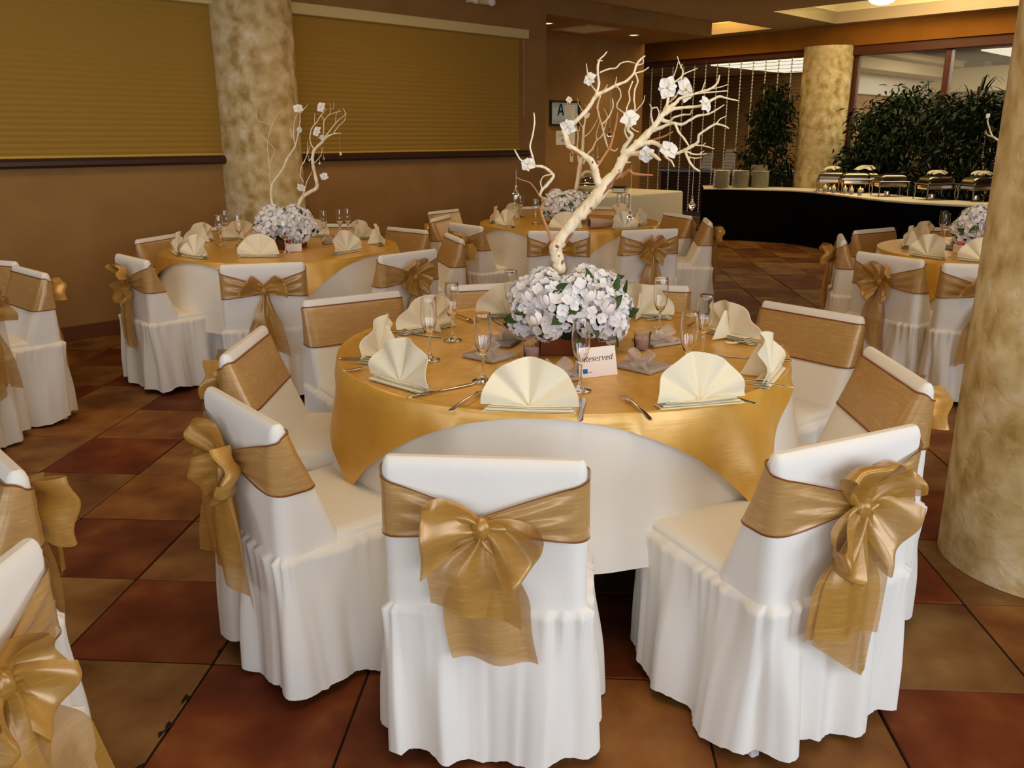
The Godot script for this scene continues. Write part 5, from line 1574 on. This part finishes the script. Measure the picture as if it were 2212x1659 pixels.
	_bloom(o, Vector3(0.289, 0.466, 0.015), 0.030)
	_drop(Vector3(-1.118, 1.359, -5.720), 0.126, 0.026, "crystal drop hanging before the dark sill, apart from the small branch")
	_drop(Vector3(-1.327, 1.323, -5.722), 0.058, 0.026, "crystal drop hanging in the fork beside the small branch's trunk")
	_drop(Vector3(-1.218, 1.331, -5.670), 0.055, 0.024, "crystal drop hanging over the dark sill, next to the small branch")
	_drop(Vector3(-1.254, 1.302, -5.695), 0.042, 0.022, "crystal drop hanging just under the dark sill by the small branch")

func _branch_far(o: Node3D) -> void:
	_limb(o, M.bark, [0.094, 0.286, 0, 0.0171, 0.121, 0.452, 0, 0.0191, 0.14, 0.575, 0, 0.0144, 0.146, 0.697, 0, 0.0118, 0.149, 0.777, 0, 0.0101, 0.16, 0.837, 0, 0.0075, 0.151, 0.897, 0, 0.005, 0.103, 0.969, 0, 0.0029, 0.094, 1.02, 0, 0.0017])
	_limb(o, M.bark, [0.121, 0.472, 0, 0.0102, 0.096, 0.616, 0.017, 0.0067, 0.101, 0.717, 0.033, 0.0059, 0.082, 0.797, 0.05, 0.0046, 0.046, 0.876, 0.067, 0.0033, 0.002, 0.974, 0.083, 0.0025, 0.021, 1.02, 0.1, 0.0016])
	_limb(o, M.bark, [0.15, 0.493, 0, 0.011, 0.192, 0.574, -0.014, 0.0102, 0.231, 0.615, -0.029, 0.0085, 0.26, 0.676, -0.043, 0.0072, 0.307, 0.716, -0.057, 0.0059, 0.344, 0.818, -0.071, 0.0042, 0.353, 0.882, -0.086, 0.0034, 0.323, 0.939, -0.1, 0.0021])
	_limb(o, M.bark, [0.15, 0.705, 0, 0.0051, 0.198, 0.745, 0.017, 0.0042, 0.237, 0.804, 0.033, 0.0033, 0.259, 0.856, 0.05, 0.0021])
	_limb(o, M.bark, [0.149, 0.777, 0, 0.0042, 0.112, 0.826, -0.025, 0.0034, 0.096, 0.899, -0.05, 0.0025])
	_limb(o, M.bark, [0.16, 0.833, 0, 0.0042, 0.173, 0.912, 0.025, 0.0029, 0.153, 0.967, 0.05, 0.0017])
	_limb(o, M.bark, [0.264, 0.68, -0.043, 0.0042, 0.26, 0.737, -0.05, 0.0034, 0.284, 0.818, -0.056, 0.0025, 0.286, 0.922, -0.063, 0.0017])
	_bloom(o, Vector3(0.016, 1.000, 0.115), 0.040)
	_bloom(o, Vector3(0.175, 0.881, 0.015), 0.030)
	_drop(Vector3(0.729, 1.434, -7.400), 0.069, 0.026, "crystal drop hanging high beside the far branch's fork")
	_drop(Vector3(0.696, 1.316, -7.379), 0.049, 0.030, "long crystal drop hanging low beside the far branch")
	_drop(Vector3(0.508, 1.318, -7.300), 0.209, 0.035, "long crystal drop hanging between far branch and notice")
	_drop(Vector3(0.577, 1.519, -7.375), 0.056, 0.025, "tiny crystal drop hanging near the far branch's middle")

func _branch_edge(o: Node3D) -> void:
	_limb(o, M.bark, [0.037, 0.292, 0, 0.0111, -0.003, 0.528, 0, 0.0096, -0.004, 0.601, 0, 0.0082, -0.019, 0.674, 0, 0.0068, -0.061, 0.7, 0, 0.0054, -0.089, 0.752, 0, 0.0048, -0.105, 0.788, 0, 0.0041, -0.1, 0.82, 0, 0.0027])
	_limb(o, M.bark, [-0.057, 0.697, 0, 0.0048, -0.103, 0.707, 0.025, 0.0041, -0.136, 0.726, 0.05, 0.0027])
	_limb(o, M.bark, [-0.014, 0.66, 0, 0.0068, 0.023, 0.719, -0.033, 0.0055, 0.059, 0.824, -0.067, 0.0048, 0.091, 0.917, -0.1, 0.0034])
	_limb(o, M.bark, [-0.005, 0.542, 0, 0.0041, -0.055, 0.573, 0.05, 0.0027])
	_bloom(o, Vector3(-0.115, 0.820, 0.015), 0.020)
	_drop(Vector3(2.868, 1.336, -5.300), 0.127, 0.030, "crystal drop hanging against the indoor trees by the large column")

# --- buffet along the storefront ---------------------------------------------------------------
const BUFFET := [[8.72, -0.28], [8.9, 0.0], [9.03, 0.45], [9.1, 0.9], [8.95, 1.3], [8.62, 1.8], [8.25, 2.3], [7.98, 2.75], [7.85, 3.2], [7.82, 3.7], [7.9, 4.3], [8.1, 5.0]]

func _buffet_front(t: float) -> Vector2:
	var f := clampf(t, 0, 1) * (BUFFET.size() - 1)
	var i := mini(int(f), BUFFET.size() - 2)
	var k := f - i
	var g := func(n: int) -> Vector2:
		var q: Array = BUFFET[clampi(n, 0, BUFFET.size() - 1)]
		return Vector2(q[0], q[1])
	return (g.call(i) as Vector2).cubic_interpolate(g.call(i + 1), g.call(i - 1), g.call(i + 2), k)

func _deep(t: float) -> float:
	# the table is narrower where it passes the stone column
	return 1.0 - 0.2 * exp(-pow((_buffet_front(t).y - 0.9) / 0.35, 2.0))

func _buffet_normal(t: float) -> Vector2:
	var d := (_buffet_front(t + 0.01) - _buffet_front(t - 0.01)).normalized()
	return Vector2(d.y, -d.x)   # towards larger u, away from the diners

func make_buffet() -> void:
	var o := thing("buffet_table", "long curving buffet table with a black pleated skirt along the storefront", "table", W0, YAW)
	var deep := 0.6
	var b := MB.new()
	b.grid(440, 6, func(u: float, w: float) -> Vector3:
		var p := _buffet_front(u)
		var n := _buffet_normal(u)
		var k := 0.010 * sin(u * TAU * 95.0) * (1.0 - 0.4 * w) + 0.008 * sin(u * TAU * 31.0) * (1.0 - w)
		return Vector3(p.x + n.x * k, 0.01 + w * 0.725, p.y + n.y * k))
	for e in [0.0, 1.0]:
		b.grid(24, 2, func(u: float, w: float) -> Vector3:
			var p := _buffet_front(e) + _buffet_normal(e) * deep * u
			return Vector3(p.x, 0.01 + w * 0.725, p.y + 0.008 * sin(u * 60.0)))
	b.grid(100, 2, func(u: float, w: float) -> Vector3:
		var p := _buffet_front(u) + _buffet_normal(u) * deep * _deep(u)
		return Vector3(p.x, 0.01 + w * 0.725, p.y))
	part(o, "skirt", b.done(), M.black_cloth)
	var t := MB.new()
	var prof := [[-0.006, 0.722], [-0.012, 0.737], [-0.004, 0.746], [0.03, 0.748], [0.3, 0.748], [0.6, 0.748], [0.612, 0.735], [0.6, 0.722], [-0.006, 0.722]]
	t.grid(160, prof.size() - 1, func(u: float, w: float) -> Vector3:
		var q: Array = prof[int(round(w * (prof.size() - 1)))]
		var p := _buffet_front(u) + _buffet_normal(u) * float(q[0]) * _deep(u)
		return Vector3(p.x, q[1], p.y))
	part(o, "tabletop", t.done(), M.cream_cloth)
	# two cloth runners lie under the plates and the dishes
	# plates
	var pl := MB.new()
	pl.lathe([Vector2(0, 0.0), Vector2(0.07, 0.0), Vector2(0.078, 0.002), Vector2(0.12, 0.0085), Vector2(0.122, 0.0105), Vector2(0.12, 0.011), Vector2(0.08, 0.005), Vector2(0.0, 0.004)], 28)
	var plm := pl.done()
	var spots := [[8.93, -0.12, 26, "stack of white plates at the free end of the buffet"], [9.08, 0.10, 26, "stack of white plates second from the buffet's free end"], [9.33, -0.02, 25, "stack of white plates at the back, nearest the grille"], [9.26, 0.32, 25, "front stack of white plates next to the indoor tree"], [9.42, 0.2, 34, "tallest stack of white plates, standing behind the others"]]
	for q in spots:
		for k in q[2]:
			solo("plate", plm, M.plate, (q[3] as String).replace("stack of white plates", "white plate in the stack").replace("tallest white plate in the stack,", "white plate in the tallest stack,").replace("front white plate in the stack", "white plate in the front stack"), "plate", ruv(q[0], 0.749 + 0.0092 * k, q[1]), 0.0, q[3])
	# chafing dishes with folded napkins on top
	var dishes := [[9.05, 1.5, 0.35, true, "chafing dish farthest along, in front of the far stone column"], [9.12, 1.92, 0.5, true, "chafing dish with the biggest napkin bundle behind the candles"], [8.95, 1.85, 0.6, false, "chafing dish with gleaming knob before the far stone column"],
		[8.62, 2.45, 0.72, false, "bare-topped chafing dish past the candles, without napkin"], [8.42, 3.05, 0.9, true, "bright-fronted chafing dish with napkin, second from the large column"], [8.5, 3.5, 0.95, true, "chafing dish with napkin next to the large column"], [8.62, 4.05, 0.95, true, "chafing dish hidden behind the large column's edge"]]
	for q in dishes:
		_chafer(ruv(q[0], 0.749, q[1]), YAW + PI / 2 + q[2], q[4])
		if q[3]:
			var nb := thing("napkin_bundle", "loose ivory napkins piled on the " + (q[4] as String).split(",")[0].replace("chafing dish", "lid:"), "napkin", ruv(q[0], 0.749 + 0.272, q[1]), YAW + q[2], "napkins on the chafing dishes")
			var big := 1.35 if "biggest" in q[4] else 1.0
			for k in 4:
				var m := MB.new()
				m.grid(10, 8, func(u: float, w: float) -> Vector3:
					var a := PI * (u - 0.5) * 0.9
					var rr := (0.02 + 0.1 * w) * big
					return Vector3(sin(a) * rr, 0.004 + 0.05 * (1.0 - 0.75 * w * w) * big + 0.012 * sin(u * 16.0 + k) * w, cos(a) * rr * 0.6))
				part(nb, "fold", m.done(), M.ivory, Vector3(0, 0.004, 0), Vector3(0, k * PI / 2 + 0.4, 0))
	# candles in blue glass
	for q in [[8.83, 1.52, "blue glass candle farthest along the buffet"], [8.74, 1.68, "blue glass candle second along, before the gleaming chafing dish"], [8.68, 1.86, "blue glass candle in the middle of the five"], [8.60, 1.98, "blue glass candle fourth along the buffet row"], [8.48, 2.14, "blue glass candle nearest the bare-topped chafing dish"]]:
		var c := thing("candle_glass", q[2], "candle", ruv(q[0], 0.749, q[1]), 0.0, "lit candles on the buffet")
		var g := MB.new()
		g.lathe([Vector2(0, 0), Vector2(0.024, 0.0), Vector2(0.026, 0.005), Vector2(0.027, 0.08), Vector2(0.0255, 0.08), Vector2(0.0245, 0.008), Vector2(0, 0.006)], 18)
		part(c, "glass_cup", g.done(), M.blue_glass)
		var f := MB.new()
		f.lathe([Vector2(0, 0.066), Vector2(0.007, 0.076), Vector2(0.0085, 0.086), Vector2(0.004, 0.104), Vector2(0, 0.112)], 12)
		part(c, "flame", f.done(), M.flame)
		var w := MB.new()
		w.lathe([Vector2(0, 0.007), Vector2(0.0235, 0.007), Vector2(0.0235, 0.05), Vector2(0, 0.052)], 16)
		part(c, "wax", w.done(), M.paper)
		var l := OmniLight3D.new()
		l.name = "candle_light"
		l.position = ruv(q[0], 0.749 + 0.088, q[1])
		l.light_color = c8(255, 160, 60)
		l.light_energy = 0.012
		l.light_size = 0.01
		l.omni_range = 20.0
		l.shadow_enabled = true
		add_child(l, true)
	# side table in the recess
	var st := thing("side_table", "white cloth-covered rectangular side table below the recess wall", "table", ruv(6.72, 0, -0.5), YAW)
	var sm := MB.new()
	var sp := [[0.0, 1.07], [0.02, 1.03], [0.2, 1.015], [0.5, 1.005], [0.70, 1.0], [0.735, 0.997], [0.748, 0.985], [0.75, 0.95], [0.75, 0.5], [0.75, 0.0]]
	sm.grid(120, sp.size() - 1, func(u: float, w: float) -> Vector3:
		var p: Array = sp[int(round(w * (sp.size() - 1)))]
		var q := _loop(u, 1.12 * minf(p[1], 1.0), -0.52 * minf(p[1], 1.0), 0.52 * minf(p[1], 1.0), 0.12 * minf(1.0, p[1] + 0.01))
		var k: float = maxf(0.0, p[1] - 1.0) + 0.012 * sin(u * TAU * 14.0) * clampf((0.6 - p[0]) / 0.6, 0, 1)
		return Vector3(q[0] + q[2] * k, p[0] + 0.004, q[1] + q[3] * k), true)
	part(st, "cloth", sm.done(), M.cream_cloth)
	for s in [[-0.9, -0.3], [0.9, -0.3], [-0.9, 0.3], [0.9, 0.3]]:
		part(st, "leg", boxes([[-0.02, 0.02, 0, 0.74, -0.02, 0.02]]), M.dark_steel, Vector3(s[0], 0, s[1]))
	var bw := thing("silver_chafer", "round silver domed dish with folded napkin handle on the side table", "dish", ruv(6.5, 0.755, -0.62), 0.3)
	var d := MB.new()
	d.lathe([Vector2(0, 0), Vector2(0.09, 0.0), Vector2(0.1, 0.012), Vector2(0.06, 0.03), Vector2(0.13, 0.06), Vector2(0.16, 0.10), Vector2(0.165, 0.115), Vector2(0.0, 0.115)], 32)
	part(bw, "bowl", d.done(), M.chrome)
	var dm := MB.new()
	dm.lathe([Vector2(0, 0.115), Vector2(0.16, 0.116), Vector2(0.155, 0.15), Vector2(0.13, 0.19), Vector2(0.085, 0.218), Vector2(0.03, 0.228), Vector2(0, 0.229)], 32)
	part(bw, "dome_lid", dm.done(), M.chrome)
	var hn := MB.new()
	hn.grid(24, 8, func(u: float, w: float) -> Vector3:
		var a := PI * u
		var c := TAU * w
		return Vector3(cos(a) * (0.075 + 0.02 * cos(c)), 0.215 + sin(a) * (0.06 + 0.018 * cos(c)), sin(c) * 0.03), false)
	part(bw, "napkin_handle", hn.done(), M.ivory)
	var ty := thing("serving_tray", "small silver box tray with dark lid edge on the side table", "tray", ruv(6.95, 0.755, -0.42), YAW + 0.5)
	part(ty, "tray_body", boxes([[-0.13, 0.13, 0, 0.07, -0.09, 0.09]], 0.012), M.steel)
	part(ty, "dark_lid", boxes([[-0.135, 0.135, 0.07, 0.078, -0.095, 0.095]], 0.003), M.black)

func _chafer(at: Vector3, turn: float, label: String) -> void:
	var key := "pan"
	if not chair_meshes.has(key):
		chair_meshes.pan = boxes([[-0.165, 0.165, 0.115, 0.175, -0.125, 0.125]], 0.015)
		chair_meshes.rimm = boxes([[-0.185, 0.185, 0.172, 0.184, -0.145, 0.145]], 0.005)
		var l := MB.new()
		var prof := [[1.0, 0.184], [0.99, 0.2], [0.95, 0.222], [0.86, 0.244], [0.7, 0.258], [0.4, 0.266], [0.0, 0.268]]
		l.grid(64, prof.size() - 1, func(u: float, w: float) -> Vector3:
			var p: Array = prof[int(round(w * (prof.size() - 1)))]
			var q := _loop(u, 0.17 * p[0], -0.132 * p[0], 0.132 * p[0], 0.03 * p[0])
			return Vector3(q[0], p[1], q[1]), true)
		chair_meshes.lid = l.done()
		var lg := MB.new()
		lg.tube([Vector3(0, 0.18, 0), Vector3(0.012, 0.14, 0.0), Vector3(0.0, 0.08, 0), Vector3(0.008, 0.02, 0), Vector3(0.02, 0.004, 0)], [0.014, 0.011, 0.007, 0.006, 0.009], 8)
		chair_meshes.cleg = lg.done()
		var hd := MB.new()
		hd.tube([Vector3(-0.05, 0.232, 0.12), Vector3(-0.05, 0.236, 0.15), Vector3(0.05, 0.236, 0.15), Vector3(0.05, 0.232, 0.12)], [0.006, 0.007, 0.007, 0.006], 8)
		chair_meshes.hand = hd.done()
		var bc := MB.new()
		bc.lathe([Vector2(0, 0.0), Vector2(0.034, 0.0), Vector2(0.036, 0.004), Vector2(0.036, 0.056), Vector2(0.03, 0.06), Vector2(0, 0.06)], 18)
		chair_meshes.can = bc.done()
	var o := thing("chafing_dish", label, "chafing dish", at, turn, "chafing dishes on the buffet")
	part(o, "water_pan", chair_meshes.pan, M.steel)
	part(o, "frame_rim", chair_meshes.rimm, M.dark_steel)
	part(o, "lid", chair_meshes.lid, M.dark_steel)
	part(o, "handle", chair_meshes.hand, M.black)
	for s in [[0.165, 0.125, 0.6], [-0.165, 0.125, PI - 0.6], [0.165, -0.125, -0.6], [-0.165, -0.125, PI + 0.6]]:
		part(o, "leg", chair_meshes.cleg, M.dark_steel, Vector3(s[0], 0, s[1]), Vector3(0, -s[2], 0))
	part(o, "burner_can", chair_meshes.can, M.steel, Vector3(0.02, 0, 0.02))

# --- indoor trees behind the buffet --------------------------------------------------------------
func _tree(at: Vector3, h: float, wide: float, n: int, low: float, seed_: int, label: String, top := Vector2(0, 0)) -> void:
	var r := RandomNumberGenerator.new()
	r.seed = seed_
	var o := thing("indoor_tree", label, "tree", at, r.randf() * 6.0, "indoor trees behind the buffet")
	var pot := MB.new()
	pot.lathe([Vector2(0, 0), Vector2(0.13, 0), Vector2(0.15, 0.02), Vector2(0.18, 0.28), Vector2(0.19, 0.3), Vector2(0.17, 0.3), Vector2(0.16, 0.26), Vector2(0, 0.26)], 24)
	part(o, "pot", pot.done(), M.black)
	for k in 3:
		var t := MB.new()
		var p := []
		var w := []
		for i in 8:
			var f := i / 7.0
			p.append(Vector3(sin(k * 2.1 + f * 2.0) * 0.05 * (0.4 + f * 2.0), 0.25 + f * (h - 0.6), cos(k * 2.1 + f * 1.7) * 0.05 * (0.4 + f * 2.0)))
			w.append(lerpf(0.018, 0.006, f))
		t.tube(p, w, 7)
		part(o, "trunk", t.done(), M.stem)
	var leaf := MB.new()
	leaf.grid(2, 4, func(u: float, w: float) -> Vector3:
		var side := (u - 0.5) * 2.0
		return Vector3(side * 0.016 * sin(PI * clampf(0.08 + 0.9 * w, 0, 1)), w * 0.085, -0.02 * w * w + 0.005 * absf(side)))
	var mm := MultiMesh.new()
	mm.transform_format = MultiMesh.TRANSFORM_3D
	mm.use_colors = true
	mm.mesh = leaf.done()
	mm.instance_count = n
	var sprays := []
	for i in 40:
		var y := low + (h - low) * pow(r.randf(), 0.85)
		var f := (y - low) / (h - low)
		var rad := wide * (0.35 + 0.65 * sin(PI * clampf(0.2 + f * 0.75, 0, 1))) * sqrt(r.randf())
		var a := r.randf() * TAU
		sprays.append(Vector3(cos(a) * rad + top.x * f, y, sin(a) * rad + top.y * f))
	for i in n:
		var c: Vector3 = sprays[i % 40]
		var p := c + Vector3(r.randfn(0, 1), r.randfn(0, 0.9), r.randfn(0, 1)) * wide * 0.24
		p.y = minf(p.y, h + 0.1)
		var d := Vector3(p.x * 0.8 + r.randf_range(-0.6, 0.6), r.randf_range(-0.9, 0.35), p.z * 0.8 + r.randf_range(-0.6, 0.6)).normalized()
		var x := d.cross(Vector3(r.randf_range(-1, 1), 1.0, r.randf_range(-1, 1))).normalized()
		mm.set_instance_transform(i, Transform3D(Basis(x, d, x.cross(d)) * r.randf_range(0.7, 1.25), p))
		var g := r.randf_range(0.6, 1.25)
		mm.set_instance_color(i, Color(g, g * r.randf_range(0.95, 1.1), g * r.randf_range(0.7, 1.0)))
	var mi := MultiMeshInstance3D.new()
	mi.name = "foliage"
	mi.multimesh = mm
	mi.material_override = M.foliage
	mi.set_meta("kind", "stuff")
	o.add_child(mi, true)

func make_plants() -> void:
	_tree(ruv(9.74, 0, 0.16), 2.1, 0.36, 2600, 0.55, 1, "slim dark leafy indoor tree standing before the rolling grille")
	_tree(ruv(9.6, 0, 1.75), 1.82, 0.42, 3200, 0.5, 2, "dark leafy indoor tree at the storefront, next to the far stone column")
	_tree(ruv(9.62, 0, 2.2), 2.02, 0.42, 3200, 0.5, 3, "tallest leafy indoor tree, crossing the window mullion")
	_tree(ruv(9.5, 0, 2.72), 1.84, 0.45, 3200, 0.5, 4, "dark leafy indoor tree before the second window pane")
	_tree(ruv(9.35, 0, 3.3), 1.84, 0.45, 3000, 0.5, 5, "dark leafy indoor tree beside the large column's outline")
	# spiky dracaena
	var o := thing("spiky_plant", "tall spiky-leaved plant rising over the leafy trees near the large column", "plant", ruv(9.35, 0, 3.05), 0.4)
	var pot := MB.new()
	pot.lathe([Vector2(0, 0), Vector2(0.12, 0), Vector2(0.16, 0.26), Vector2(0.14, 0.26), Vector2(0, 0.22)], 20)
	part(o, "pot", pot.done(), M.black)
	var t := MB.new()
	t.tube([Vector3(0, 0.2, 0), Vector3(0.03, 1.0, 0), Vector3(0.0, 2.02, 0.02)], [0.022, 0.02, 0.015], 8)
	part(o, "trunk", t.done(), M.stem)
	var r := RandomNumberGenerator.new()
	r.seed = 77
	for k in 34:
		var a := r.randf() * TAU
		var up := r.randf_range(0.1, 1.3)
		var l := r.randf_range(0.36, 0.62)
		var b := MB.new()
		b.grid(2, 8, func(u: float, w: float) -> Vector3:
			var side := (u - 0.5) * 2.0
			return Vector3(side * 0.014 * (1.0 - w * 0.9), l * w * sin(up) - 0.75 * w * w * l, l * w * cos(up) + 0.1))
		part(o, "blade", b.done(), M.leaf if k % 4 == 0 else M.foliage, Vector3(0, 1.72 + 0.3 * r.randf(), 0.02), Vector3(0, a, 0))
